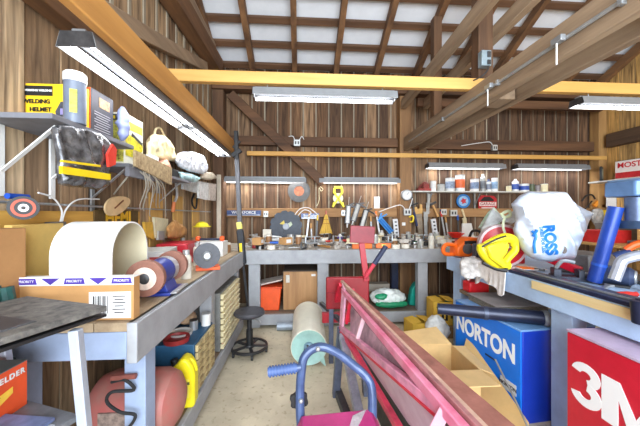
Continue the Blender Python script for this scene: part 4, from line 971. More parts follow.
# right wall shelf
RZ = 1.80
t = thing('wall_shelf', 'short white shelf high on the right wall under the red and white carton', 'shelf', (0, 0, 0))
MB().span((4.38, 3.3, RZ-.02), (XR-.03, 4.15, RZ)).build('board', mat((206, 206, 200), .5, 0, .08), t, .002)
MB().bar((XR-.03, 3.9, RZ-.2), (4.45, 3.9, RZ-.025), .016, .012).build('bracket', GALV, t)
p = atX(601, 178, 4.60)
t = thing('picture_frame', 'small dark framed picture standing on the right wall shelf', 'picture frame', (4.50, 4.06, RZ+.001), radians(35))
MB().box((0, 0, .11), (.16, .025, .22)).build('frame', BLACK, t, .004); MB().box((0, -.014, .11), (.11, .004, .15)).build('picture', mat((150, 150, 130), .5, 0, .5, 30), t)
t = thing('red_white_carton', 'red and white printed carton standing on the right wall shelf', 'box', (4.56, 3.66, RZ+.001), radians(8))
MB().box((0, 0, .125), (.24, .32, .25)).build('carton', mat((232, 222, 214), .5, 0, .05), t, .003)
MB().box((-.1215, 0, .05), (.002, .31, .08)).box((0, -.1615, .05), (.23, .002, .08)).build('red_panel', mat((196, 40, 44), .5, 0, .15, 20), t)
MB().box((0, 0, .252), (.22, .3, .006)).build('dark_top', BLACK, t)
text('MOST', .085, (0, -.1625, .185), '-y', mat((196, 30, 40), .5, 0, 0), t, bold=.002); text('MOST', .1, (-.1225, 0, .185), '-x', mat((196, 30, 40), .5, 0, 0), t, bold=.002)
# things hung on the right part of the back wall
def Rp(px, py, Y=4.2): return atY(px, py, Y)
t = thing('black_cable', 'black cable arching on the pine boards right of the white bag', 'cable', (0, 0, 0))
MB().tube([Rp(582, 201), Rp(586, 196), Rp(592, 195), Rp(595, 199)], .012).build('cable', BLACK, t); MB().tube([Rp(583, 211), Rp(588, 206), Rp(592, 201)], .01).build('cable', BLACK, t)
t = thing('string_trimmer', 'orange and yellow handled tool with black cap hung near the right corner', 'tool', (0, 0, 0))
MB().bar(Rp(594, 206), Rp(601, 198), .05, .05).build('orange_arm', mat((238, 150, 40), .5, 0, .1), t, .008)
MB().box(Rp(603.5, 202), (.12, .06, .1)).build('yellow_body', mat((236, 200, 40), .5, 0, .1), t, .01); MB().box(Rp(603.5, 206)+Vector((0, -.005, 0)), (.122, .06, .04)).build('red_band', mat((206, 50, 40), .5, 0, .1), t)
MB().box(Rp(603, 196), (.11, .07, .05)).build('black_cap', DARK_STEEL, t, .01)
t = crumple('work_gloves', [Rp(*q, Y) for Y in (4.12, 4.2) for q in ((593, 210), (601, 209), (604, 215), (600, 227), (597, 227), (592, 219))], mat((206, 200, 192), .8, 0, .25, 12, c2=(110, 106, 104)), None, .014, .016, .06, 31)
tag(t, 'pair of grey work gloves hung below the orange and yellow tool', 'gloves')
solo('yellow_sprayer', MB().tube([Rp(606, 210, 4.1), Rp(607, 218, 4.1), Rp(605, 226, 4.1)], .035, 10).tube([Rp(610, 207, 4.1), Rp(608, 214, 4.1)], .018, 8), mat((236, 200, 40), .4, 0, .1), 'yellow spray nozzle hung right of the grey work gloves', 'sprayer')
solo('plastic_sheet', MB().box(Rp(613, 201, 4.05), (.2, .02, .18)), WHITE, 'white plastic panel hung on the boards behind the blue machine', 'panel')
# dark standing pole at the left corner of the back bench
t = thing('standing_pole', 'tall dark clamp pole with yellow band standing at the corner of the benches', 'pole', (0, 0, 0))
Y = 3.30
B_, T_ = atY(249, 314, Y), atY(236, 131, Y)
def pp(px, py): return atY(px, py, Y)
MB().bar(pp(249, 318), pp(243, 262), .022, .022).build('lower_rod', BLACK, t)
MB().bar(pp(243, 264), pp(240, 230), .075, .06).build('body', mat((46, 48, 54), .5, .2, .2), t, .012)
MB().bar(pp(241.5, 252), pp(241, 243), .03, .064).build('yellow_band', YELLOW, t)
MB().bar(pp(240, 230), pp(237, 158), .05, .04).build('shaft', mat((92, 92, 96), .5, .3, .15), t, .006)
MB().bar(pp(240, 229), pp(239, 222), .06, .05).build('collar', mat((216, 206, 110), .5, 0, .2), t, .006)
q = MB(); q.bar(pp(237, 160), pp(236, 131), .045, .045); q.bar(pp(232, 156), pp(241, 150), .05, .05); q.bar(pp(233, 148), pp(240, 141), .03, .03); q.build('clamp_head', BLACK, t, .006)
# ================================================================== CLUTTER ON THE BACK BENCH
LAND = [(263, 'the corner carton'), (290, 'the notched disc'), (325, 'the broom'), (352, 'the caulking guns'), (385, 'the grease gun'), (403, 'the back post'), (420, 'the handsaw'), (440, 'the power strip'), (475, 'the blue sign')]
occ = []
PACK = .92
def spot(rnd, px0, px1, r, y0=3.42, y1=4.02):
    for _ in range(160):
        px = rnd.uniform(px0, px1); y = rnd.uniform(y0, y1); x = atY(px, 245, y).x
        if all((x-a)**2+(y-b)**2 > (r+c)**2*PACK for a, b, c in occ):
            occ.append((x, y, r)); return px, x, y
    return None
def parts_thing(name, cat, parts):
    def mk(label, group, p, rz):
        t = thing(name, label, cat, p, rz, group)
        for nm, mb, m in parts(): mb.build(nm, m, t)
        return t
    return mk
def p_screwdriver(c): return lambda: [('handle', MB().lathe([(0, 0), (.014, .004), (.016, .05), (.011, .09), (.013, .1), (0, .1)], Matrix.Translation((-.1, 0, .017)) @ Matrix.Rotation(pi/2, 4, 'Y'), 12), c), ('shaft', MB().cyl((0, 0, .017), (.12, 0, .017), .004, n=8), STEEL)]
def p_wrench(): return [('body', MB().prism([(-.1, -.01), (-.12, -.022), (-.135, -.02), (-.125, 0), (-.135, .02), (-.12, .022), (-.1, .01), (.09, .008), (.105, .018), (.125, .014), (.125, -.014), (.105, -.018), (.09, -.008)], .012, Matrix.Translation((0, 0, .008))), STEEL)]
def p_pliers(c): return lambda: [('jaws', MB().prism([(-.01, -.012), (.05, -.006), (.055, 0), (.05, .006), (-.01, .012)], .016, Matrix.Translation((0, 0, .01))), DARK_STEEL), ('grip', MB().tube([(-.01, .006, .01), (-.06, .025, .01), (-.12, .018, .01)], .009), c), ('grip', MB().tube([(-.01, -.006, .01), (-.06, -.025, .01), (-.12, -.018, .01)], .009), c)]
def p_tape(c): return lambda: [('tape_roll', MB().ring((0, 0, .026), .05, .034, .05), c), ('core', MB().ring((0, 0, .026), .034, .03, .05), CARD)]
def p_jar(c, l): return lambda: [('body', MB().lathe([(0, 0), (.036, 0), (.038, .075), (.03, .088), (0, .088)], n=16), c), ('lid', MB().lathe([(.033, .086), (.033, .108), (0, .108)], n=16), l)]
def p_box(c, d): return lambda: [('carton', MB().box((0, 0, d[2]/2), d), c), ('label', MB().box((0, -d[1]/2-.0008, d[2]*.5), (d[0]*.6, .0016, d[2]*.5)), WHITE)]
def p_drill(c): return lambda: [('body', MB().lathe([(0, -.09), (.032, -.085), (.034, .03), (.024, .06), (0, .06)], Matrix.Translation((0, 0, .04)) @ Matrix.Rotation(pi/2, 4, 'Y'), 14), c), ('chuck', MB().cyl((.06, 0, .04), (.11, 0, .04), .018, .01), DARK_STEEL), ('grip', MB().bar((-.05, 0, .035), (-.07, -.12, .03), .04, .035), BLACK), ('battery', MB().box((-.075, -.13, .035), (.07, .04, .06)), BLACK)]
def p_can(c, l): return lambda: [('body', MB().lathe([(0, 0), (.032, 0), (.032, .14), (.024, .155), (0, .155)], n=16), c), ('cap', MB().lathe([(.022, .15), (.022, .185), (0, .188)], n=14), l)]
def p_socket(): return [('body', MB().lathe([(.006, .036), (.014, .036), (.016, .0), (.006, .0), (.006, .036)], n=12), STEEL)]
def p_block(c): return lambda: [('casting', MB().box((0, 0, .022), (.11, .07, .044)).cyl((.0, 0, .04), (0, 0, .085), .026).cyl((-.07, 0, .03), (.09, 0, .03), .012), c)]
def p_clamp(c): return lambda: [('frame', MB().tube([(-.05, 0, .09), (-.05, 0, .03), (-.04, 0, .012), (.05, 0, .012), (.06, 0, .03), (.06, 0, .09)], .011, 8, 3), c), ('screw', MB().cyl((-.11, 0, .085), (.03, 0, .085), .006, n=8), STEEL), ('handle', MB().cyl((-.11, -.03, .085), (-.11, .03, .085), .004, n=6), STEEL)]
def p_gun(c): return lambda: [('body', MB().box((0, 0, .03), (.13, .05, .05)), c), ('nozzle', MB().cyl((.065, 0, .035), (.12, 0, .035), .012), DARK_STEEL), ('grip', MB().bar((-.03, 0, .03), (-.06, -.11, .03), .04, .03), BLACK)]
def p_hammer(): return [('handle', MB().bar((-.14, 0, .016), (.1, 0, .016), .026, .022), HANDLE), ('head', MB().bar((.1, -.05, .018), (.1, .05, .018), .03, .03), DARK_STEEL)]
def p_rag(c): return lambda: []
G5 = [mat((200, 44, 40), .45, 0, .08), mat((236, 190, 40), .45, 0, .08), mat((30, 90, 180), .45, 0, .08), mat((236, 120, 40), .45, 0, .08), mat((40, 130, 80), .45, 0, .08)]
GN = ['red', 'yellow', 'blue', 'orange', 'green']
CAST = mat((176, 168, 158), .6, .1, .25); PALE = mat((220, 214, 200), .6, 0, .12); PURP = mat((96, 60, 170), .4, 0, .1)
SPEC = [('wrench', 'steel wrench', p_wrench, .085, 15), ('socket', 'small steel socket', p_socket, .022, 26), ('hammer', 'wooden-handled hammer', p_hammer, .11, 3),
        ('casting', 'grey cast metal fitting', p_block(CAST), .075, 16), ('clamp', 'dark G-clamp', p_clamp(DARK_STEEL), .085, 7), ('clamp', 'pale grey G-clamp', p_clamp(GALV), .085, 5),
        ('tape_roll', 'roll of pale tape', p_tape(PALE), .055, 6), ('tape_roll', 'roll of black tape', p_tape(BLACK), .055, 4), ('jar', 'clear-grey jar with steel lid', p_jar(mat((176, 176, 168), .25, 0, .2), STEEL), .042, 6),
        ('jar', 'brown jar with pale lid', p_jar(mat((140, 100, 64), .3, 0, .2), PALE), .042, 4), ('carton', 'small cream carton with white label', p_box(CREAM, (.13, .08, .06)), .078, 7), ('carton', 'small brown carton with white label', p_box(CARD, (.12, .1, .08)), .08, 5),
        ('spray_can', 'white spray can', p_can(PALE, STEEL), .036, 3), ('heat_gun', 'black and grey glue gun', p_gun(mat((120, 120, 120), .5, 0, .1)), .09, 4), ('drill', 'orange cordless drill lying flat', p_drill(ORANGE), .13, 3), ('drill', 'blue cordless drill lying flat', p_drill(G5[2]), .13, 2)]
for c, nme in zip(G5, GN):
    SPEC += [('screwdriver', nme+'-handled screwdriver', p_screwdriver(c), .07, 5), ('pliers', nme+'-gripped pliers', p_pliers(c), .08, 3)]
def clutter(spec, place, px0, px1, z, where, rnd, rotlim=3.14):
    made = {}
    for name, desc, parts, r, n in spec:
        proto = None
        for k in range(n):
            s = place(rnd, px0, px1, r)
            if not s: continue
            px, x, y = s; lm = min(LAND, key=lambda q: abs(q[0]-px))[1]
            lab = f'{desc} {where} below {lm}'; grp = f'{desc} clutter below {lm}'
            if proto is None: proto = parts_thing(name, desc.split()[-1] if name not in ('tape_roll', 'spray_can', 'heat_gun', 'casting') else name.replace('_', ' '), parts)(lab, grp, (x, y, z), rnd.uniform(-rotlim, rotlim))
            else: dup(proto, (x, y, z), rnd.uniform(-rotlim, rotlim), lab, grp)
rnd = random.Random(11)
for k, (pa, pb, yy, lab) in enumerate(((352, 372, 3.47, 'orange spirit level lying at the bench edge under the red square plate'), (376, 391, 3.50, 'short orange level lying on the back bench below the grease gun'))):
    xa_, xb_ = atY(pa, 246, yy).x, atY(pb, 246, yy).x
    t = thing('spirit_level', lab, 'level', ((xa_+xb_)/2, yy, BZ+.001), radians(3-8*k))
    MB().box((0, 0, .03), (xb_-xa_, .03, .06)).build('body', mat((236, 116, 30), .45, 0, .06), t, .004)
    MB().box((0, -.0155, .035), (.05, .003, .02)).build('vial', mat((200, 220, 90), .3, 0, 0), t)
    for f in (.1, .3, .5, .7, .9): occ.append((xa_+(xb_-xa_)*f, yy, .03))
occ.append((atY(286, 240, 4.17).x, 4.15, .23)); occ.append((atY(266, 240, 4.1).x, 4.05, .08)); occ.append((-.56, 3.6, .05)); occ.append((-.35, 3.8, .12))
t = thing('white_carton', 'white carton standing on the back bench left of the notched disc', 'box', (atY(267, 240, 4.05).x, 4.07, BZ+.001))
MB().box((0, 0, .1), (.11, .07, .2)).build('carton', mat((222, 214, 200), .6, 0, .06), t, .002); MB().box((0, -.036, .1), (.08, .002, .06)).build('label', mat((200, 190, 176), .6, 0, .2), t)
t = thing('white_hose_coil', 'coil of white hose on the back bench near the left corner', 'hose', (-.35, 3.8, BZ+.001))
MB().tube([(.1*cos(k*.55), .1*sin(k*.55), .012+.004*k) for k in range(30)], .012, 8, 2).build('hose', WHITE, t)
for k, px in enumerate((340, 351)):
    x = atY(px, 240, 3.9).x; occ.append((x, 3.9, .05))
    can(('purple bottle with white cap below the yellow tape reel', 'purple bottle with white cap left of the red square plate')[k], (x, 3.9, BZ+.001), .036, .12, PURP, WHITE, 'bottle', 'bottle', None, None, .016)
x = atY(416, 240, 4.0).x; occ.append((x, 4.0, .06))
t = can('green paint can with pale lid below the handsaw', (x, 4.0, BZ+.001), .055, .12, mat((40, 140, 90), .4, 0, .1), PALE)
x = atY(456, 240, 3.7).x; occ.append((x, 3.7, .1))
t = thing('red_bowl', 'bright red funnel on a dark can on the back bench behind the chainsaw', 'funnel', (x, 3.7, BZ+.001))
MB().lathe([(0, 0), (.05, 0), (.05, .1), (0, .1)]).build('stand', DARK_STEEL, t); MB().lathe([(.02, .1), (.05, .1), (.11, .17), (.105, .17), (.045, .108), (.02, .106)]).build('bowl', mat((220, 44, 30), .35, 0, .05), t)
x = atY(469, 240, 3.6).x; occ.append((x, 3.6, .14))
t = thing('white_board', 'white sheet leaning at a slant on the back bench behind the chainsaw', 'panel', (x, 3.62, BZ+.002), radians(10), rx=radians(-14))
MB().prism([(-.1, 0), (.12, 0), (.11, .3), (-.03, .3)], .012, RXU).build('sheet', mat((216, 214, 210), .5, 0, .05), t)
clutter(SPEC, spot, 252, 478, BZ+.001, 'on the back bench', rnd)
# second layer heaped on the first
occ_1, occ = occ, []
occ += [o for o in occ_1 if o[2] > .085][:4]
clutter([(a, b, c, d*.95, max(2, int(e*.8))) for a, b, c, d, e in SPEC if a not in ('bottle', 'spray_can', 'drill', 'socket')], spot, 252, 470, BZ+.062, 'heaped up on the back bench', rnd)
# tools leaning on the wall behind the clutter
for k in range(9):
    px = (312, 316, 372, 381, 389, 446, 449, 459, 306)[k]; h = rnd.uniform(.2, .38); p = atY(px, 240, 4.14)
    nm = ('file', 'chisel', 'pry bar', 'punch', 'level', 'ruler', 'rod', 'saw blade', 'rasp')[k]
    t = thing(nm.replace(' ', '_'), f'thin upright {nm} leaning on the back wall '+('between the disc and the broom', 'just left of the broom', 'behind the red square plate', 'beside the white thermometer', 'left of the tall power strip', 'below the blue outlet box', 'below the grey outlet box', 'below the white brush', 'right of the notched disc')[k], nm, (p.x, 4.14, BZ+.001), 0, ry=rnd.uniform(-.12, .12))
    MB().bar((0, 0, .0), (0, .07, h), .022, .01).build('blade', (STEEL, DARK_STEEL, GALV)[k % 3], t); MB().bar((0, .07, h), (0, .09, h+.08), .026, .02).build('handle', (HANDLE, G5[k % 5])[k % 2], t, .004)
# ================================================================== UNDER THE BACK BENCH
SB = .161
t = thing('orange_bin', 'orange plastic bin with grey bits and tilted lid under the back bench', 'bin', (atY(270, 300, 3.62).x, 3.62, SB))
b = MB(); n = 4
b.prism([(-.12, 0), (.12, 0), (.145, .27), (-.145, .27)], .24, RXU); b.build('body', mat((236, 88, 34), .45, 0, .06), t, .012)
MB().box((0, 0, .272), (.31, .26, .02)).build('rim', mat((226, 78, 30), .45, 0, .06), t, .006)
MB().prism([(-.17, .29), (.15, .36), (.16, .375), (-.16, .31)], .26, RXU).build('lid', mat((206, 190, 180), .5, 0, .2), t)
MB().box((0, -.05, .33), (.25, .1, .015), ry=-.22).build('strip', mat((220, 90, 60), .5, 0, .2), t)
a, b_ = atY(282, 300, 3.5), atY(317.5, 300, 3.5)
t = thing('mini_cabinet', 'small wood-grain cabinet with grey handle under the back bench', 'cabinet', ((a.x+b_.x)/2+.01, 3.74, SB))
w = b_.x-a.x
MB().box((0, 0, .235), (w, .44, .47)).build('body', mat((96, 84, 74), .6, 0, .1), t, .004)
d = MB().box((0, -.232, .235), (w*.97, .022, .455)).build('door', wood((196, 150, 100), (150, 106, 64), 'Z', 6, .5, .05), t, .003)
MB().box((-w*.36, -.247, .38), (.045, .012, .09)).build('handle', mat((200, 196, 186), .4, .2, .1), d, .003); MB().box((w*.36, -.2445, .42), (.05, .004, .025)).build('badge', WHITE, d)
solo('timber_offcut', MB().box((0, 0, 0), (1.3, .12, .1)), wood((140, 112, 84), (90, 68, 50), 'X', 5), 'long timber offcut lying on the shelf behind the red brake under the bench', 'timber', None, .004, (.62, 3.95, .212))
solo('timber_offcut', MB().box((0, 0, 0), (1.1, .14, .1)), wood((170, 160, 146), (120, 108, 94), 'X', 5), 'grey timber offcut stacked on the longer one under the back bench', 'timber', None, .004, (.66, 3.95, .314))
t = thing('plastic_sack', 'white and green plastic sack slumped on the lower shelf under the back bench', 'sack', (0, 0, 0))
c = atY(388, 300, 3.55)
crumple('sack', blob((c.x, 3.56, SB+.12), (.46, .26, .2), n=26, seed=40, flat=SB+.015), mat((226, 232, 228), .4, 0, .08, 10), t, .016, .016, .08, 40)
crumple('green_end', blob((c.x+.02, 3.47, SB+.06), (.44, .14, .09), n=20, seed=41, flat=SB+.012), mat((22, 136, 92), .4, 0, .15, 16), t, .014, .006, .07, 41)
crumple('green_band', blob((c.x-.1, 3.47, SB+.15), (.2, .1, .08), n=20, seed=42), mat((30, 150, 104), .4, 0, .1), t, .014, .006, .07, 42)
p = atY(413, 300, 3.62)
t = thing('green_bottle', 'teal green plastic jug leaning beside the bench leg under the back bench', 'jug', (p.x, 3.6, SB), 0, ry=radians(10))
MB().prism([(-.075, 0), (.075, 0), (.075, .22), (.05, .28), (.0, .31), (-.04, .28), (-.075, .2)], .1, RXU).build('body', mat((20, 150, 132), .4, 0, .08), t, .014); MB().cyl((.02, 0, .3), (.025, 0, .345), .025).build('cap', GREEN, t)
def yellow_box(label, c, d, rz, lab, open_=True):
    t = thing('yellow_carton', label, 'box', c, rz); Yc = mat((226, 180, 62), .7, 0, .08, 6)
    b = MB(); w, dd, h = d; th = .006
    b.box((0, 0, th/2), (w, dd, th)).box((0, -dd/2+th/2, h/2), (w, th, h)).box((0, dd/2-th/2, h/2), (w, th, h)).box((-w/2+th/2, 0, h/2), (th, dd, h)).box((w/2-th/2, 0, h/2), (th, dd, h))
    b.build('carton', Yc, t)
    MB().box((-w*.3, 0, h+.008), (w*.4, dd*.98, th), ry=-.15).build('flap', Yc, t); MB().box((w*.28, 0, h+.012), (w*.44, dd*.98, th), ry=.12).build('flap', Yc, t)
    lab(t, w, dd, h); return t
def l1(t, w, dd, h):
    MB().box((.0, -dd/2-.001, h*.42), (w*.26, .002, h*.42)).build('black_panel', BLACK, t); text('1', .11, (0, -dd/2-.003, h*.42), '-y', mat((240, 200, 80), .5, 0, 0), t, bold=.003)
    MB().box((0, -dd/2-.001, h*.78), (w*.7, .002, h*.05)).box((w*.32, -dd/2-.001, h*.4), (w*.14, .002, h*.2)).build('print', mat((110, 80, 30), .6, 0, .3, 60), t)
def l2(t, w, dd, h):
    MB().box((-w*.18, -dd/2-.001, h*.55), (w*.16, .002, h*.16)).box((.01, -dd/2-.001, h*.55), (w*.14, .002, h*.16)).box((w*.2, -dd/2-.001, h*.55), (w*.16, .002, h*.16)).build('dark_print', mat((70, 50, 24), .6, 0, .4, 80), t); MB().box((0, -dd/2-.001, h*.35), (w*.5, .002, h*.06)).build('print', mat((110, 80, 30), .6, 0, .3, 60), t)
c = atY(440, 305, 3.2)
yellow_box('yellow carton with a black panel numbered 1 beside the far right bench leg', (atY(441, 300, 3.12).x, 3.12, .121), (.25, .2, .25), -.08, l1)
solo('wooden_block', MB().box((0, 0, .058), (.4, .3, .116)), wood((150, 124, 92), (100, 80, 58), 'X', 6), 'wooden block on the floor under the yellow carton numbered 1', 'block', None, .004, (atY(441, 300, 3.12).x, 3.12, .001))
yellow_box('open yellow carton on the floor in front of the other yellow carton', (atY(419, 315, 2.98).x, 2.98, .001), (.25, .19, .2), .12, l2)
t = crumple('white_rag', blob((1.36, 2.82, .15), (.22, .22, .30), seed=50, flat=.014), mat((226, 226, 222), .8, 0, .15), None, .014, .02, .07, 50); tag(t, 'white crumpled cloth in front of the yellow cartons beside the blue cabinet', 'cloth')
t = crumple('dark_rags', blob((.98, 2.75, .06), (.36, .3, .14), seed=51, flat=.012), mat((80, 76, 74), .9, 0, .3), None, .016, .022, .08, 51); tag(t, 'heap of dark rags on the floor between the brake and the yellow cartons', 'rags')
t = thing('pipe_on_floor', 'grey pipe lying along the bench rail under the small cabinet', 'pipe', (0, 0, 0))
MB().cyl((atY(277, 322, 3.3).x, 3.3, .05), (atY(318, 322, 3.3).x, 3.3, .05), .045).build('pipe', mat((150, 160, 172), .4, .2, .1), t)

# tools and oddments along the wall on the left bench
occ.clear(); occ += [(-.98, 2.02, .2), (-1.05, 2.55, .2), (-.92, 3.02, .2), (-.86, 2.78, .1), (-.72, 2.27, .15), (-.765, 1.64, .25)]
def spot_l(rnd, px0, px1, r):
    for _ in range(120):
        x, y = rnd.uniform(-1.18, -.74), rnd.uniform(1.75, 3.25)
        if all((x-a)**2+(y-b)**2 > (r+c)**2*.85 for a, b, c in occ):
            occ.append((x, y, r)); return 0, x, y
    return None
for name, desc, parts, r, n in (('screwdriver', 'yellow-handled screwdriver', p_screwdriver(G5[1]), .07, 2), ('jar', 'brown jar with pale lid', p_jar(mat((140, 100, 64), .3, 0, .2), PALE), .042, 2), ('pliers', 'red-gripped pliers', p_pliers(G5[0]), .08, 2), ('wrench', 'steel wrench', p_wrench, .085, 4), ('casting', 'grey cast metal fitting', p_block(CAST), .075, 4), ('carton', 'small cream carton with white label', p_box(CREAM, (.13, .08, .06)), .078, 3), ('tape_roll', 'roll of black tape', p_tape(BLACK), .055, 2), ('spray_can', 'pale spray can with steel cap', p_can(PALE, STEEL), .036, 3)):
    proto = None
    for k in range(n):
        q = spot_l(rnd, 0, 0, r)
        if not q: continue
        lab = f'{desc} among the oddments on the left bench'; g = f'{desc} oddments on the left bench'
        if proto is None: proto = parts_thing(name, name.replace('_', ' ') if name != 'casting' else 'fitting', parts)(lab, g, (q[1], q[2], BZ+.001), rnd.uniform(-3, 3))
        else: dup(proto, (q[1], q[2], BZ+.001), rnd.uniform(-3, 3), lab, g)
# ================================================================== IN THE AISLE
# sheet metal brake: red / pink truss frame with a rusty bed
PINK = mat((236, 160, 188), .4, 0, .22, 9, c2=(222, 100, 136)); PINK_L = mat((228, 180, 198), .45, 0, .25, 8, c2=(204, 136, 160))
BRED = mat((214, 34, 62), .4, 0, .12); RUST = mat((176, 116, 104), .65, .1, .25, 12, .1, c2=(136, 86, 74)); RUST_D = mat((110, 74, 62), .7, .1, .25, 14)
LAV = mat((236, 216, 230), .5, 0, .3, 6, c2=(208, 176, 196)); TAN = mat((206, 170, 150), .6, 0, .2, 10)
br = thing('metal_brake', 'long pink and red truss frame machine with rusty bed running down the aisle', 'machine', (0, 0, 0))
def V(*a): return Vector(a)
RA, RB = V(.345, 2.42, .752), V(.455, .55, .80)
QA, QB = V(.335, 2.30, .712), V(.402, .55, .805)
N_ = V(.29, 2.08, .50); J = V(.398, .79, .775)
b = MB(); b.poly([RA+V(.015, 0, 0), RB+V(.015, 0, 0), V(.555, .55, .80), V(.475, 2.02, .685)], -.03); b.build('bed', RUST, br, .003, 0)
MB().bar(RA+V(.012, 0, -.055), RB+V(.03, 0, -.06), .05, .07).build('bed_web', RUST_D, br, .003)
MB().bar(RA+V(.09, -.3, -.16), RB+V(.07, 0, -.12), .06, .10).build('lower_bed', mat((140, 96, 84), .65, .1, .2, 12), br, .003)
MB().bar(RA, RB, .022, .026).build('top_rail', TAN, br, .002)
MB().bar(QA, QB, .026, .034).build('truss_chord', PINK, br, .003)
MB().bar(QA+V(.02, 0, .03), QB+V(.026, 0, .015), .016, .022).build('inner_rail', mat((176, 118, 120), .5, 0, .2), br, .002)
MB().bar(N_, J, .026, .034).build('truss_diagonal', mat((226, 150, 180), .4, 0, .2, 9), br, .003)
MB().bar(N_+V(-.002, 0, -.021), J+V(-.002, 0, -.021), .027, .01).build('diagonal_edge', BRED, br, .001)
MB().poly([QA+V(0, .04, .05), QA+V(0, -.12, .02), N_+V(0, -.05, .02), N_+V(-.005, .06, .0)], .014).build('end_plate', mat((236, 176, 200), .45, 0, .15), br, .002)
MB().bar(N_, V(.47, .98, .36), .03, .034).build('lower_chord', mat((224, 70, 100), .4, 0, .25, 8), br, .003)
MB().bar(N_+V(.045, -.1, .0), V(.55, .98, .36), .018, .02).build('lower_chord', PINK, br, .002)
MB().poly([N_+V(.03, -.05, .0), J+V(.02, .05, -.03), V(.52, .96, .38)], .006).build('side_panel', LAV, br, 0, 0)
MB().poly([QA+V(.045, -.1, -.03), QB+V(.05, .3, -.05), N_+V(.05, -.1, .0)], .006).build('upper_panel', mat((206, 176, 190), .5, .1, .3, 7), br, 0, 0)
MB().bar(J+V(0, -.02, .02), V(.345, .82, .62), .04, .03).build('near_strut', PINK_L, br, .003)
MB().bar(QA.lerp(QB, .38)+V(-.004, 0, -.02), N_.lerp(J, .34)+V(-.004, 0, .02), .022, .02).build('cross_strut', mat((232, 196, 206), .4, 0, .1), br, .002)
MB().bar(QA.lerp(QB, .16)+V(0, 0, -.02), N_+V(.03, -.05, .05), .02, .03).build('cross_strut', BRED, br, .002)
LEG = mat((96, 104, 126), .45, .3, .2, 10)
for x0, y0, x1, y1 in ((.29, 2.08, .255, 2.1), (.44, 2.08, .48, 2.1)):
    MB().bar((x0, y0, .50), (x1, y1, .0), .05, .06).build('leg', LEG, br, .003)
MB().bar((.29, 2.0, .48), (.34, 1.3, .05), .05, .05).build('leg_brace', mat((150, 152, 166), .4, .4, .2), br, .003)
for x0, x1 in ((.43, .42), (.52, .58)): MB().bar((x0, .66, .72), (x1, .62, .0), .05, .06).build('leg', LEG, br, .003)
MB().bar((.27, 2.1, .03), (.42, .62, .03), .05, .05).build('foot_rail', DARK_STEEL, br, .003)
MB().bar((.47, 1.95, .24), (.5, .8, .3), .04, .3).build('back_panel', mat((84, 84, 80), .6, .2, .2), br, .003)
# far end: red panel, counterweight post and handle
e0, e1 = atY(326, 277, 2.56), atY(371, 308, 2.56)
MB().span((e0.x, 2.54, e1.z), (e1.x-.02, 2.58, e0.z)).build('end_panel', RED, br, .012)
a = atY(327, 293, 2.53); MB().bar(a, atY(343, 293, 2.53), .01, .008).bar(atY(334, 294, 2.53), atY(334, 307, 2.53), .02, .008).build('panel_seam', mat((140, 20, 34), .5, 0, .1), br)
q0, q1 = atY(322, 312, 2.6), atY(346, 321, 2.6); MB().span((q0.x, 2.56, q1.z), (q1.x+.2, 2.61, q0.z)).build('lower_panel', mat((170, 24, 40), .45, 0, .15), br, .004)
for px in (331, 364): p = atY(px, 310, 2.57); MB().span((p.x-.02, 2.545, .0), (p.x+.02, 2.585, e1.z+.01)).build('leg', LEG, br, .003)
MB().bar((e0.x+.1, 2.53, .56), (RA.x, 2.38, .74), .06, .04).bar((.42, 2.53, .62), (.40, 2.3, .7), .06, .05).build('end_bracket', BRED, br, .003)
MB().bar(atY(366.5, 281, 2.54), atY(361.5, 243, 2.54), .05, .03).build('post', mat((170, 36, 50), .4, 0, .1), br, .003)
p0, p1 = atY(350, 226, 2.53), atY(374.5, 243, 2.53)
MB().box(((p0.x+p1.x)/2, 2.53, (p0.z+p1.z)/2), (p1.x-p0.x, .025, p0.z-p1.z), ry=radians(3)).build('counterweight', mat((132, 40, 50), .45, .1, .12), br, .004)
a, c = atY(365, 278, 2.52), atY(386, 246, 2.46); m_ = a.lerp(c, .45)
MB().cyl(a, m_, .018).build('handle', mat((196, 60, 76), .4, 0, .15), br); MB().cyl(m_, c, .021).build('handle_grip', mat((44, 52, 80), .5, 0, .15), br)
# dark rod lying from the roller towards the brake
solo('steel_rod', MB().bar(atY(321, 303, 2.78), atY(342, 322, 2.46), .035, .03), mat((72, 72, 80), .4, .4, .2), 'short dark bar sticking out between the cream roller and the red end panel', 'bar')
# cream roller with mint end
def upr(px, py, d): return atD(px, py, d)
n0 = V(.070, 2.52, 0); n1 = V(.085, 3.28, 0); r0, r1 = .158, .168
t = thing('cream_roller', 'large cream cylinder with mint green end lying on the floor of the aisle', 'cylinder', (0, 0, 0))
MX, L_ = aim((n0.x, n0.y, r0+.002), (n1.x, n1.y, r1+.002))
MB().lathe([(r0-.008, 0), (r0, .004), (r0+.002, L_*.5), (r1, L_-.02), (r1-.02, L_), (0, L_+.004)], MX, 36).build('shell', mat((226, 222, 204), .5, 0, .06, 6), t)
MB().lathe([(r0-.006, .001), (r0-.006, -.004), (.12, .012), (.05, .014), (0, .014)], MX, 36).build('end_face', mat((164, 204, 196), .5, 0, .1, 8), t)
MB().lathe([(.045, .016), (.045, -.02), (.03, -.03), (0, -.03)], MX, 20).build('hub', mat((120, 150, 170), .4, .2, .15), t)
q = MB()
for k in range(5):
    a = k*2*pi/5; c = MX @ V(.0, 0, -.028); q.bar(c, MX @ V(.04*cos(a), .04*sin(a), -.036), .014, .012)
q.build('hub_key', DARK_STEEL, t)
MB().poly([MX @ V(-.1, -.12, -.004), MX @ V(-.13, -.07, -.004), MX @ V(-.15, -.17, -.002)], .006).build('torn_flap', mat((164, 204, 196), .5, 0, .1, 8), t)
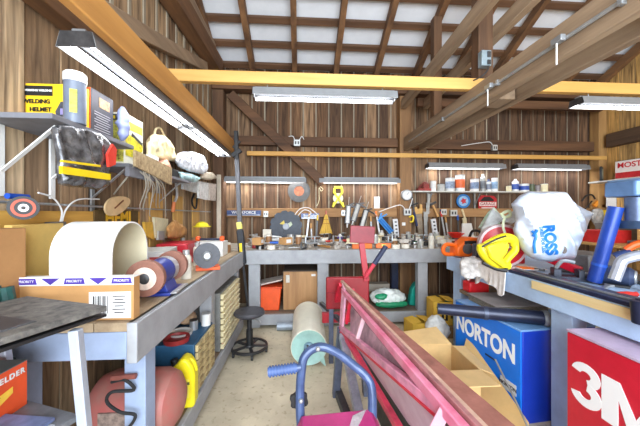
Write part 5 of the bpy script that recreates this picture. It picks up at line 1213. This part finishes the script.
# rolling stool
sx, sy = -.487, 2.80
t = thing('rolling_stool', 'low black round mechanic stool on a ring of casters beside the drawer cabinet', 'stool', (sx, sy, 0))
MB().lathe([(0, .352), (.12, .355), (.143, .37), (.146, .385), (.135, .402), (0, .408)], n=36).build('seat', mat((64, 64, 70), .45, 0, .15), t)
MB().lathe([(0, .33), (.05, .335), (.06, .352), (0, .354)]).build('seat_plate', DARK_STEEL, t)
MB().cyl((0, 0, .07), (0, 0, .34), .022).build('column', mat((44, 44, 48), .4, .3, .1), t); MB().cyl((0, 0, .07), (0, 0, .22), .032).build('sleeve', BLACK, t)
MB().tube([(.02, -.02, .335), (.09, -.07, .33), (.12, -.09, .32)], .006).build('lever', STEEL, t)
b = MB().ring((0, 0, .062), .172, .155, .022, None, 40)
for k in range(5): b.bar((0, 0, .066), (.16*cos(k*1.2566), .16*sin(k*1.2566), .062), .03, .014)
b.lathe([(0, .055), (.05, .056), (.04, .08), (0, .085)]); b.build('base_ring', mat((50, 50, 52), .45, .2, .15), t)
MB().lathe([(.05, .058), (.154, .054), (.154, .057), (.05, .061)], n=36).build('foot_pan', mat((170, 164, 150), .5, .2, .2), t)
for k in range(5):
    c = V(.16*cos(k*1.2566), .16*sin(k*1.2566), .022); w = MB().cyl(c+V(-.009, 0, 0), c+V(.009, 0, 0), .021)
    w.bar(c+V(0, 0, .015), c+V(0, 0, .04), .024, .026); w.build('caster', BLACK, t)
# blue handled cart in the foreground
bl = thing('hand_cart', 'blue tubular handled cart with ribbed grip and magenta tray at the bottom of the aisle', 'cart', (0, 0, 0))
CB = mat((62, 80, 118), .35, .1, .18, 16); MAG = mat((196, 56, 126), .4, 0, .15, 8, c2=(160, 40, 100))
MB().tube([atD(*q) for q in ((302, 440, .98), (300, 405, 1.0), (301, 375, 1.01), (305, 356, 1.02), (318, 347, 1.03), (334, 351, 1.03), (352, 364, 1.03), (367, 378, 1.02), (372, 394, 1.0), (372, 440, .97))], .0155, 12, 5).build('handle_tube', CB, bl)
g0, g1 = atD(301, 367, 1.0), atD(268, 372, .99)
MB().cyl(g0, g1, .012).build('grip_arm', CB, bl)
b = MB().cyl(g0.lerp(g1, .12), g1, .0145)
for k in range(9):
    c = g0.lerp(g1, .18+.092*k); b.cyl(c, c+(g1-g0)*.045, .0185, n=14)
b.build('grip', mat((66, 90, 140), .55, 0, .12), bl)
kc = atD(299, 400, 1.03); MK = Matrix.Translation(kc) @ RXU
b = MB(); b.prism([((.034 if (k//2) % 2 else .029)*cos(2*pi*k/24), (.034 if (k//2) % 2 else .029)*sin(2*pi*k/24)) for k in range(24)], .016, MK); b.build('adjusting_wheel', BLACK, bl, .002)
MB().cyl(kc+V(0, -.012, 0), kc+V(0, .03, 0), .012).build('wheel_hub', GALV, bl)
for px, py in ((301, 401), (318, 349)): p = atD(px, py, .985); MB().ball(p, .008).build('bolt', GALV, bl)
# tray hood
t0, t1 = atD(297, 411, .99), atD(379, 405, .99)
b = MB(); w = t1.x-t0.x; zz = t0.z
Mh = Matrix.Translation(((t0.x+t1.x)/2, .80, zz-.10)) @ Matrix.Rotation(radians(-3), 4, 'Y')
b.prism([(-w/2, -.16), (w/2, -.16), (w/2, .06), (w/2-.02, .10), (-w/2+.02, .10), (-w/2, .06)], .36, Mh @ RXU)
b.build('tray', MAG, bl, .006)
MB().prism([(.03, .0), (.05, .05), (.1, .075), (.075, .03), (.05, -.01)], .003, Mh @ Matrix.Translation((0, .1, .1015))).build('bare_patch', mat((200, 190, 196), .4, .2, .25, 30), bl)
for s in (-1, 1):
    MB().bar((t0.x+w/2+s*w*.42, .9, zz-.24), (t0.x+w/2+s*w*.42, .93, .09), .035, .035).build('frame_post', CB, bl, .003)
    MB().bar((t0.x+w/2+s*w*.42, .70, zz-.24), (t0.x+w/2+s*w*.42, .66, .0), .035, .035).build('frame_post', CB, bl, .003)
    MB().cyl((t0.x+w/2+s*w*.5, .93, .09), (t0.x+w/2+s*(w*.5+.04), .93, .09), .088, n=24).build('wheel', RUBBER, bl)
MB().cyl((t0.x, .93, .09), (t1.x, .93, .09), .01).build('axle', STEEL, bl)
# open cardboard box between brake and blue cabinet
t = thing('cardboard_box', 'open empty cardboard box with flaps spread on the floor beside the blue cabinet', 'box', (0, 0, 0))
xa, xb, ya, yb, h = .90, 1.18, 1.83, 2.20, .30; th = .006
MB().span((xa, ya, 0.001), (xb, yb, .008)).build('bottom', CARD_L, t)
for nm, a, c in (('side', (xa, ya, .008), (xa+th, yb, h)), ('side', (xb-th, ya, .008), (xb, yb, h)), ('side', (xa, ya, .008), (xb, ya+th, h)), ('side', (xa, yb-th, .008), (xb, yb, h))): MB().span(a, c).build(nm, CARD_L, t)
def flap(*p): MB().poly(p, .005).build('flap', mat((220, 184, 126), .85, 0, .06, 6), t)
flap(V(xa, yb, h), V(xb, yb, h), V(xb-.02, yb+.22, h+.05), V(xa-.06, yb+.2, h+.02))
flap(V(xa, ya, h), V(xb, ya, h), V(xb+.0, ya-.19, h+.01), V(xa+.02, ya-.19, h+.01))
flap(V(xb, ya+.02, h), V(xb, yb-.02, h), V(xb+.09, yb-.03, h+.0), V(xb+.09, ya+.0, h-.03))
flap(V(xa, ya+.02, h), V(xa, yb-.02, h), V(xa-.1, yb-.04, h-.1), V(xa-.1, ya+.04, h-.1))
t = thing('cardboard_sheet', 'torn strip of cardboard leaning on the front of the blue cabinet', 'cardboard', (0, 0, 0))
MB().poly([V(1.20, 2.2, .02), V(1.335, 2.25, .34), V(1.335, 1.62, .10), V(1.25, 1.55, .01)], .006).build('sheet', mat((214, 178, 120), .85, 0, .06, 6), t)
solo('grey_rod', MB().tube([V(1.30, 1.86, .35), V(1.28, 1.62, .18), V(1.26, 1.40, .006)], .006, 8), mat((150, 146, 140), .4, .5, .1), 'thin grey rod leaning from the floor against the torn cardboard strip', 'rod')
# ================================================================== RIGHT: CABINETS UNDER THE BENCH
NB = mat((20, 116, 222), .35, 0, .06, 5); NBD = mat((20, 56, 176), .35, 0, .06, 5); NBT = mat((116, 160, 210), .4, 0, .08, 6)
nx, ny0, ny1, nz = 1.36, 1.71, 2.47, .594
t = thing('blue_cabinet', 'blue steel cabinet with white capital lettering half under the right bench', 'cabinet', (1.378, 1.73, 0), radians(5.5))
CD, CW = .56, .66
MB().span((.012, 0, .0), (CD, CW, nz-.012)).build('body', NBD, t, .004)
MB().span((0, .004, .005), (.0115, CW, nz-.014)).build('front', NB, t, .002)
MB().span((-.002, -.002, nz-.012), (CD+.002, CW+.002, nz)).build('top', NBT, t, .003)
text('NORTON', .172, (-.001, .345, .412), '-x', mat((238, 240, 240), .5, 0, 0), t, bold=.006, sx=.80, space=1.0)
MB().box((-.001, .26, .30), (.002, .1, .012)).build('badge', NAVY, t)
MB().box((-.002, .10, .19), (.003, .13, .07)).build('label_plate', mat((206, 206, 206), .5, 0, .1), t)
text('NORTON', .032, (-.0045, .10, .19), '-x', mat((60, 60, 66), .5, 0, 0), t, bold=.001)
# red 3M cabinet
R3 = mat((206, 30, 54), .35, 0, .1, 5, c2=(186, 22, 44))
rx, ry0, ry1, rz = 1.36, .74, 1.40, .737
t = thing('red_cabinet', 'red steel cabinet with a huge white numeral and letter under the near right bench', 'cabinet', (0, 0, 0))
MB().span((rx+.012, ry0, .0), (2.0, ry1, rz-.012)).build('body', R3, t, .004)
MB().span((rx, ry0+.004, .005), (rx+.0115, ry1-.004, rz-.014)).build('front', R3, t, .002)
MB().span((rx-.002, ry0-.002, rz-.012), (2.002, ry1+.002, rz)).build('top', mat((196, 176, 204), .4, 0, .12, 7), t, .003)
def arc(cx, cy, R_, a0, a1, n=16, sx=1.0): return [(cx+sx*R_*cos(radians(a0+(a1-a0)*k/n)), cy+R_*sin(radians(a0+(a1-a0)*k/n))) for k in range(n+1)]
WL = mat((240, 240, 242), .5, 0, 0)
MX_ = lambda y, z: Matrix.Translation((rx-.0015, y, z)) @ FACE['-x'].to_4x4() @ Matrix.Diagonal((1, .9, 1, 1))
b = MB()
b.prism(arc(0, .052, .063, 168, -78, 18, 1.12)+arc(0, .052, .020, -78, 168, 12, 1.3), .002, MX_(1.30, .505))
b.prism(arc(0, -.048, .067, 80, -168, 18, 1.12)+arc(0, -.048, .022, -168, 80, 12, 1.3), .003, MX_(1.30, .505))
b.build('lettering', WL, t, 0, 0)
mo = [(-.135, -.112), (-.135, .112), (-.06, .112), (0, -.02), (.06, .112), (.135, .112), (.135, -.112), (.066, -.112), (.066, .03), (.022, -.112), (-.022, -.112), (-.066, .03), (-.066, -.112)]
MB().prism(mo, .002, MX_(1.09, .503)).build('lettering', WL, t, 0, 0)
# dark tube lying on the blue cabinet
a, c = V(.985, 2.03, nz+.047), V(1.58, 1.80, nz+.047)
t = thing('steel_tube', 'dark navy steel tube lying across the top of the blue cabinet', 'tube', (0, 0, 0))
MB().cyl(a, c, .038, .046, 20).build('tube', mat((38, 44, 66), .35, .3, .2, 14), t)
MB().cyl(a.lerp(c, .46), a.lerp(c, .5), .0455, .0465, 20).build('collar', mat((64, 72, 92), .4, .3, .2), t)
MB().cyl(c, c+(c-a).normalized()*.03, .05, .05, 20).build('end_ring', STEEL, t)
# flat slab and red gas can on the cabinet's far part
t = thing('paper_slab', 'thick grey slab of stacked sheets on the blue cabinet behind the dark tube', 'stack', (0, 0, 0))
MB().span((1.42, 2.02, nz+.001), (1.82, 2.37, nz+.05)).build('stack', mat((150, 140, 120), .8, 0, .4, 40, .2, c2=(84, 80, 70), stretch=(1, 1, 6)), t, .003)
MB().span((1.41, 2.01, nz+.051), (1.83, 2.38, nz+.058)).build('top_sheet', mat((150, 142, 140), .6, 0, .15, 8), t, .002)
p = atY(471, 288, 2.62)
t = thing('gas_can', 'small red plastic fuel can under the far end of the right bench', 'can', (1.62, 2.59, .601))
MB().box((0, 0, .05), (.19, .12, .1)).build('body', mat((224, 30, 40), .4, 0, .06), t, .014)
MB().tube([(-.07, 0, .09), (-.05, 0, .135), (.02, 0, .135), (.04, 0, .09)], .012).build('handle', mat((224, 30, 40), .4, 0, .06), t)
MB().cyl((.06, 0, .09), (.06, 0, .13), .02).build('cap', WHITE, t)
solo('teal_bin', MB().box((0, 0, .17), (.3, .24, .34)), mat((24, 120, 110), .45, 0, .1), 'teal plastic bin on the floor behind the blue cabinet under the right bench', 'bin', None, .01, (1.78, 3.08, .001))
# ================================================================== ON THE RIGHT BENCH
# white cloth over the far end
t = thing('white_cloth', 'white cloth draped over the front edge of the right bench under the yellow trimmer', 'cloth', (0, 0, 0))
y0, y1 = 2.02, 2.38
def drape(u, v):
    y = y0+(y1-y0)*u; s = v*.62; w = .006*sin(u*19)+.005*sin(u*41+1)
    top = .33
    if s < top: x, z = RX+top-s-.012, BZ+.008+.004*sin(u*23+v*9)+.003*sin(v*30)
    else:
        k = s-top; lim = .15+.03*sin(u*6+1)+.015*sin(u*15); k = min(k, lim); x, z = RX-.012-w*k/.2-.004, BZ+.008-k
    return V(x, y+.01*sin(v*8), z)
MB().grid(drape, 60, 46).build('cloth_sheet', mat((240, 236, 232), .8, 0, .14, 22, c2=(214, 206, 200)), t, 0, 60, .004)
t = crumple('folded_towel', [atD(*q) for q in ((460, 263, 2.45), (464, 258, 2.5), (477, 257, 2.5), (482, 264, 2.45), (480, 277, 2.35), (467, 280, 2.35), (461, 275, 2.4), (470, 258, 2.62), (482, 262, 2.6), (465, 262, 2.62))], mat((216, 212, 208), .85, 0, .25, 16), None, .012, .014, .06, 61); tag(t, 'grey-white speckled towel crumpled over the far end of the right bench', 'towel')
# orange chainsaw
OR = mat((238, 104, 20), .4, 0, .06)
t = thing('chainsaw', 'orange chainsaw with black handle at the far end of the right bench', 'chainsaw', (1.60, 2.72, BZ+.001), radians(4))
out = [(-.13, .02), (.1, .0), (.15, .05), (.14, .13), (.1, .19), (.0, .2), (-.04, .17), (-.08, .14), (-.13, .1)]
MB().prism(out, .14, RXU).build('engine_cover', OR, t, .014)
MB().tube([(-.1, 0, .03), (-.21, 0, .035), (-.235, 0, .08), (-.2, 0, .125), (-.1, 0, .12)], .019, 10).build('rear_handle', OR, t)
MB().tube([(.07, -.08, .04), (.09, -.09, .2), (.11, -.05, .25), (.11, .05, .25), (.1, .09, .18)], .013, 10).build('front_handle', BLACK, t)
MB().lathe([(0, 0), (.05, 0), (.045, .02), (0, .022)], Matrix.Translation((-.03, -.072, .09)) @ RXU).build('starter_cover', mat((90, 88, 88), .5, 0, .2), t)
MB().box((.0, -.073, .15), (.12, .004, .03)).build('name_plate', mat((40, 40, 44), .5, 0, 0), t)
MB().bar((.14, 0, .08), (.17, .25, .08), .012, .07).build('guide_bar', STEEL, t)
t = thing('tool_case', 'black curved handle frame standing between the chainsaw and the red reel', 'tool', (1.63, 2.50, BZ+.001), radians(20))
MB().tube([(-.1, 0, .02), (-.06, 0, .12), (.0, 0, .24), (.06, 0, .29), (.08, 0, .25), (.1, 0, .1), (.1, 0, .02)], .022, 10).build('frame', mat((54, 56, 66), .45, .1, .1), t)
MB().box((.01, .02, .08), (.16, .08, .15)).build('body', mat((84, 88, 100), .45, .1, .15), t, .014)
# yellow trimmer
t = thing('hedge_trimmer', 'bright yellow plastic power tool with black cord lying on the white cloth', 'power tool', (0, 0, 0))
YP = mat((228, 212, 34), .35, 0, .04)
def yd(px, py, d=2.0): return atD(px, py, d)
MB().tube([yd(481, 244), yd(484, 252), yd(495, 262), yd(509, 266)], lambda f: .026+.016*sin(f*3.1), 12).build('lower_body', YP, t)
MB().poly([yd(481, 245), yd(497, 240), yd(504, 244), yd(501, 252), yd(497, 257), yd(505, 267), yd(497, 266), yd(485, 257)], -.07).build('body_shell', YP, t, .012)
MB().tube([yd(482, 248), yd(491, 243), yd(504, 238), yd(513, 240), yd(514, 246)], lambda f: .022+.012*sin(f*3.1), 12).build('top_handle', YP, t)
MB().tube([yd(514, 242), yd(515, 250), yd(508, 258), yd(503, 266)], .024, 12).build('rear_grip', YP, t)
MB().tube([yd(484, 250, 1.98), yd(496, 247, 1.97), yd(506, 245, 1.97)], .03, 12).build('motor_cover', mat((224, 206, 30), .35, 0, .06), t)
MB().tube([yd(482, 247, 1.94), yd(487, 244, 1.93), yd(497, 239, 1.93), yd(506, 236, 1.94)], .006).build('cord', BLACK, t)
MB().tube([yd(500, 254, 1.95), yd(507, 251, 1.95)], .012).build('trigger', mat((110, 100, 40), .5, 0, .1), t)
MB().tube([yd(483, 262, 2.02), yd(496, 268, 2.0), yd(507, 270, 1.98)], .018, 10).build('dark_sole', BLACK, t)
# red reel in clear plastic
t = thing('red_reel', 'red machine reel with grey bands standing on the right bench left of the white bag', 'reel', (0, 0, 0))
c = atD(501, 243, 2.36); Mr = Matrix.Translation((c.x, c.y, BZ+.170)) @ Matrix.Rotation(radians(-25), 4, 'Z') @ RXU
MB().lathe([(0, -.06), (.165, -.06), (.165, .06), (.145, .07), (0, .07)], Mr, 32).build('drum', mat((202, 26, 40), .35, 0, .06), t)
MB().box((0, 0, .073), (.31, .03, .006), M=Mr).build('grey_band', mat((214, 206, 206), .4, 0, .1), t)
MB().lathe([(.147, .068), (.168, .065), (.17, .04), (.168, -.062)], Mr, 32).build('rim', mat((214, 190, 196), .3, 0, .1), t)
MB().span((c.x+.15, c.y+.06, BZ+.001), (c.x+.26, c.y+.17, BZ+.27)).build('motor_block', mat((196, 24, 40), .35, 0, .1), t, .012)
MB().bar(V(c.x+.02, c.y-.1, BZ+.19), V(c.x+.20, c.y-.48, BZ+.05), .05, .05).build('red_arm', mat((196, 20, 46), .35, 0, .08), t, .006)
MB().box((c.x+.2, c.y+.055, BZ+.24), (.08, .004, .04)).build('grey_panel', mat((200, 180, 186), .4, 0, .1), t)
# clear film bag by the reel, and the green-white one behind it
FILM = mat((206, 214, 216), .25, 0, .15, 16)
t = pillow('plastic_bag', [atD(*q) for q in ((480, 240, 2.6), (481, 228, 2.6), (486, 219, 2.6), (492, 209, 2.6), (498, 213, 2.6), (506, 217, 2.55), (514, 212, 2.5), (522, 206, 2.45), (521, 218, 2.5), (512, 224, 2.5), (500, 222, 2.5), (490, 228, 2.55))], .05, .04, FILM, None, (-.2, -1, .2), .02, 4, 63)
tag(t, 'thin translucent-white plastic bag heaped on top of the red reel', 'bag')
t = pillow('printed_bag', [atD(*q) for q in ((478, 228, 2.8), (484, 218, 2.8), (488, 212, 2.8), (494, 207, 2.8), (499, 213, 2.8), (500, 226, 2.8), (490, 233, 2.8))], .05, .05, mat((216, 226, 216), .35, 0, .25, 14, c2=(110, 170, 126)), None, (-.2, -1, .2), .015, 4, 64)
tag(t, 'white plastic bag with green print behind the red reel', 'bag')
t = thing('tied_cord', 'greenish white knotted cord loop hanging over the red reel', 'cord', (0, 0, 0))
MB().tube([atD(*q) for q in ((503, 213, 2.24), (509, 211, 2.22), (510, 216, 2.22), (504, 217, 2.22), (501, 213, 2.23))], .011).tube([atD(*q) for q in ((505, 217, 2.22), (503, 226, 2.2), (506, 236, 2.18))], .009).build('cord', mat((214, 226, 190), .5, 0, .1), t)
# big white ROSS bag over a machine
BAG = mat((216, 222, 234), .3, 0, .10, 7, c2=(190, 204, 226))
rim = ((511, 204), (519, 196), (528, 191), (540, 192), (552, 191.5), (565, 192), (569, 198), (576, 204), (584, 209), (592, 213), (588, 222), (583, 235), (578, 248), (573, 260), (563, 259), (552, 262), (540, 261), (529, 257), (521, 249), (516, 240), (513, 230), (516, 219))
t = thing('store_bag', 'large white plastic store bag with blue print draped over a machine on the right bench', 'bag', (0, 0, 0))
bag = pillow('bag_body', [atD(x, y, 1.98+.10*(260-y)/70) for x, y in rim], .16, .14, BAG, t, (-.45, -.9, .05), .045, 6, 12, .55, .7)
from mathutils.bvhtree import BVHTree
BV = BVHTree.FromPolygons([v.co for v in bag.data.vertices], [p.vertices[:] for p in bag.data.polygons])
SB_ = mat((36, 120, 206), .4, 0, .1, 30)
def on_bag(o):
    """lay printed marks on the folds of the bag"""
    for v in o.data.vertices:
        w = o.matrix_world @ v.co; d = (w-E).normalized()
        h = BV.ray_cast(E, d)[0]
        v.co = w if h is None else h-d*.004
    o.matrix_world = Matrix()
def bagtext(s, px, py, size, rot, bold=.004):
    q = atD(px, py, 1.7); o = text(s, size, (0, 0, 0), '-y', SB_, None, bold=bold)
    bm = bmesh.new(); bm.from_mesh(o.data); bmesh.ops.triangulate(bm, faces=bm.faces[:]); bmesh.ops.subdivide_edges(bm, edges=[e for e in bm.edges if e.calc_length() > .012], cuts=2, use_grid_fill=False); bm.to_mesh(o.data); bm.free()
    o.matrix_world = Matrix.Translation(q) @ Matrix.Rotation(radians(-25), 4, 'Z') @ FACE['-y'].to_4x4() @ Matrix.Rotation(rot, 4, 'Z') @ Matrix.Diagonal((1.0, 1, 1, 1))
    on_bag(o); o.parent = t
bagtext('ROSS', 550, 240, .075, radians(-84))
bagtext('DRESS FOR LESS', 542.5, 240, .022, radians(-84), .001)
for a_ in (((532, 231), (536, 236), (534, 244), (535, 253)), ((537, 230), (535, 233), (533, 236))):
    hits = []
    for x, y in a_:
        d = (atD(x, y, 1.7)-E).normalized(); h = BV.ray_cast(E, d)[0]
        if h is not None: hits.append(h-d*.003)
    MB().tube(hits, .009, 8).build('printed_stroke', SB_, t)
d = (atD(564, 250, 1.7)-E).normalized(); h = BV.ray_cast(E, d)[0]
MB().ball(h, .02, (1, .4, 1.2)).build('torn_hole', mat((126, 116, 110), .6, 0, .3, 30), t)
# long dark rails along the bench front
t = thing('steel_rails', 'long dark blue-black flat rails lying along the front edge of the right bench', 'rail', (0, 0, 0))
RA_ = V(RX+.03, 2.02, BZ+.012); RB_ = V(RX+.01, .80, BZ+.012)
MB().bar(RA_, RB_, .05, .022).build('rail', mat((44, 54, 86), .35, .4, .2, 14), t, .003)
MB().bar(RA_+V(.07, -.1, .002), RB_+V(.08, 0, .002), .05, .026).build('rail', mat((96, 104, 120), .35, .6, .2, 14), t, .003)
MB().bar(RA_+V(.02, -.02, .016), RB_+V(.02, 0, .016), .012, .008).build('rail_edge', GALV, t)
MB().cyl((RX-.03, 1.16, BZ-.05), (RX-.03, 1.16, BZ+.05), .03, .036).build('clamp_knob', mat((30, 36, 60), .4, .2, .15), t, .003); MB().bar((RX-.03, 1.16, BZ+.045), (RX+.08, 1.16, BZ+.045), .05, .02).build('clamp_arm', NAVY, t, .003)
# blue machine: drill press head and leaning tube
MBL = mat((24, 62, 150), .35, .1, .1, 12); MG = mat((92, 124, 166), .4, .2, .12, 8)
a, c = atD(596, 275, 1.75), atD(614, 214, 1.70); z0 = BZ+.003
t = thing('blue_tube', 'thick blue steel tube leaning on the right bench against the blue machine', 'tube', (0, 0, 0))
d = (c-a).normalized(); a2 = a+d*((z0+.012-a.z)/d.z)
MB().cyl(a2, a2+d*.46, .036, .036, 24).build('tube', MBL, t)
MB().cyl(a2+d*.1, a2+d*.115, .0375, .0375, 24).build('weld_mark', mat((40, 90, 190), .4, .1, .1), t)
b0 = atD(631, 188, 1.62); bx, by = b0.x+.17, b0.y+.06
t = thing('drill_press', 'blue-grey drill press head with belt cover and round flange at the right edge', 'machine', (bx, by, 0))
def lz(py, d=1.62): return EYE-(py-213)/F*d
b = MB().prism([(-.16, -.07), (-.12, -.1), (.3, -.1), (.32, .08), (.28, .12), (-.12, .12), (-.16, .09)], lz(180)-lz(196), Matrix.Translation((0, 0, (lz(180)+lz(196))/2))); b.build('belt_cover', MG, t, .008)
MB().box((.06, 0, lz(179)), (.4, .19, .012)).build('cover_lid', mat((120, 150, 186), .4, .2, .1), t, .004)
MB().cyl((-.10, -.03, lz(197)), (-.10, -.03, lz(222)), .05, n=24).build('motor', mat((84, 100, 132), .35, .3, .15), t)
MB().cyl((.015, .0, lz(197)), (.015, .0, lz(222)), .055, n=24).build('quill_housing', mat((62, 92, 140), .3, .3, .15), t)
MB().cyl((-.02, 0, lz(221)), (-.02, 0, lz(229)), .14, .13, 32).build('flange', mat((56, 76, 104), .4, .3, .15), t)
MB().cyl((.16, .06, BZ+.02), (.16, .06, lz(197)), .04, n=24).build('column', STEEL, t)
MB().box((.16, .04, BZ+.013), (.3, .36, .024)).build('foot', DARK_STEEL, t, .004)
MB().cyl((.1, .0, lz(248)), (.1, .0, lz(244)), .14, n=28).build('table', mat((52, 62, 84), .4, .3, .15), t)
solo('red_box', MB().box((0, 0, .03), (.12, .09, .06)), mat((226, 80, 60), .45, 0, .08), 'small orange-red box on the drill press table at the right edge', 'box', None, .004, (bx+.1, by-.04, lz(244)+.001))
# bench clutter on the right: motor, clamp frame, tools
t = thing('grey_cabinet', 'grey metal box standing behind the white store bag at the right', 'box', (2.06, 1.98, BZ+.001), radians(15))
MB().box((0, 0, .07), (.3, .22, .14)).build('body', mat((122, 120, 120), .5, .2, .15), t, .006); MB().box((-.05, -.112, .09), (.15, .004, .03)).build('plate', mat((150, 110, 100), .5, 0, .3), t)
t = thing('black_vise', 'black machine vise on the right bench below the store bag', 'vise', (1.73, 1.76, BZ+.001), radians(-30))
MB().box((0, 0, .012), (.2, .09, .024)).box((-.07, 0, .04), (.04, .09, .055)).box((.05, 0, .04), (.03, .09, .055)).build('jaws', mat((54, 58, 70), .45, .4, .2), t, .003); MB().cyl((.06, 0, .04), (.14, 0, .04), .012).build('screw', STEEL, t); MB().tube([(-.07, 0, .07), (-.04, -.02, .12), (.02, -.02, .115)], .012).build('handle', GALV, t)
t = thing('electric_motor', 'dark blue electric motor with round end on the right bench beside the blue tube', 'motor', (1.86, 1.60, BZ+.001), radians(35))
MB().lathe([(0, -.08), (.05, -.075), (.056, -.05), (.056, .06), (.04, .08), (0, .08)], Matrix.Translation((0, 0, .06)) @ RXU).build('housing', mat((58, 70, 100), .4, .3, .2), t)
MB().lathe([(.012, .081), (.04, .081), (.036, .088), (.012, .09)], Matrix.Translation((0, 0, .06)) @ RXU).build('end_ring', GALV, t); MB().box((0, 0, .006), (.12, .13, .012)).build('base', DARK_STEEL, t, .003)
t = thing('c_clamp', 'large pale grey C-shaped clamp frame on the right bench', 'clamp', (0, 0, 0))
MB().tube([atD(*q) for q in ((614, 280, 1.5), (618, 270, 1.5), (622, 261, 1.5), (632, 257, 1.48), (648, 254, 1.46))], .026, 10).build('frame', mat((168, 172, 184), .4, .4, .12), t)
t = thing('cordless_drill', 'dark blue and orange cordless drill lying on the right bench', 'drill', (0, 0, 0))
MB().tube([atD(*q) for q in ((616, 258, 1.72), (624, 255, 1.7), (632, 253, 1.68))], lambda f: .034-.008*f, 12).build('body', mat((50, 66, 110), .4, .1, .15), t)
MB().tube([atD(*q) for q in ((626, 250, 1.7), (634, 245, 1.68), (642, 243, 1.66))], .02, 10).build('orange_grip', ORANGE, t)
rnd2 = random.Random(21); occ.clear()
occ += [(2.06, 1.98, .2), (1.73, 1.76, .12), (1.86, 1.60, .1), (bx+.1, by, .22), (bx+.02, by, .16), (a2.x, a2.y, .08)]
def spot_r(rnd, px0, px1, r):
    for _ in range(60):
        x, y = rnd.uniform(1.68, 2.24), rnd.uniform(1.0, 2.1)
        if all((x-a)**2+(y-b)**2 > (r+c)**2*.9 for a, b, c in occ):
            occ.append((x, y, r)); return (x*100+y*10), x, y
    return None
LAND_B = LAND; 
for name, desc, parts, r, n in (('screwdriver', 'red-handled screwdriver', p_screwdriver(G5[0]), .07, 3), ('pliers', 'orange-gripped pliers', p_pliers(G5[3]), .08, 3), ('wrench', 'steel wrench', p_wrench, .085, 4), ('casting', 'grey cast metal fitting', p_block(CAST), .075, 3), ('heat_gun', 'orange glue gun', p_gun(ORANGE), .09, 2), ('socket', 'small steel socket', p_socket, .022, 8)):
    proto = None
    for k in range(n):
        s = spot_r(rnd2, 0, 0, r)
        if not s: continue
        lab = f'{desc} in the clutter on the right bench around the blue machine'; g = f'{desc} clutter on the right bench'
        if proto is None: proto = parts_thing(name, name.replace('_', ' ') if name != 'casting' else 'fitting', parts)(lab, g, (s[1], s[2], BZ+.001), rnd2.uniform(-3, 3))
        else: dup(proto, (s[1], s[2], BZ+.001), rnd2.uniform(-3, 3), lab, g)
# storage against the right wall behind the bench
t = thing('storage_shelf', 'tan wooden storage shelf against the right wall behind the blue machine', 'shelf', (0, 0, 0))
for zz in (.5, .92): MB().span((3.7, 2.6, zz), (XR-.03, 4.1, zz+.03)).build('board', wood((206, 160, 96), (160, 116, 62), 'Y', 6), t, .002)
for x in (3.71, XR-.1):
    for yy in (2.62, 4.02): MB().span((x, yy, 0), (x+.06, yy+.06, .92)).build('post', wood((206, 160, 96), (160, 116, 62), 'Z', 6), t, .002)
for k, (m, d_, pos, lab) in enumerate(((mat((206, 160, 96), .8, 0, .08), (.5, .4, .36), (4.25, 3.0), 'tan carton on the storage shelf behind the blue tube'), (mat((196, 40, 40), .5, 0, .1), (.4, .3, .16), (3.98, 3.55), 'red flat case on the storage shelf right of the store bag'), (mat((120, 118, 116), .5, .1, .1), (.36, .3, .24), (4.4, 3.75), 'grey box on the storage shelf near the right corner'))):
    solo('storage_box', MB().box((0, 0, d_[2]/2), d_), m, lab, 'box', None, .006, (pos[0], pos[1], .951))
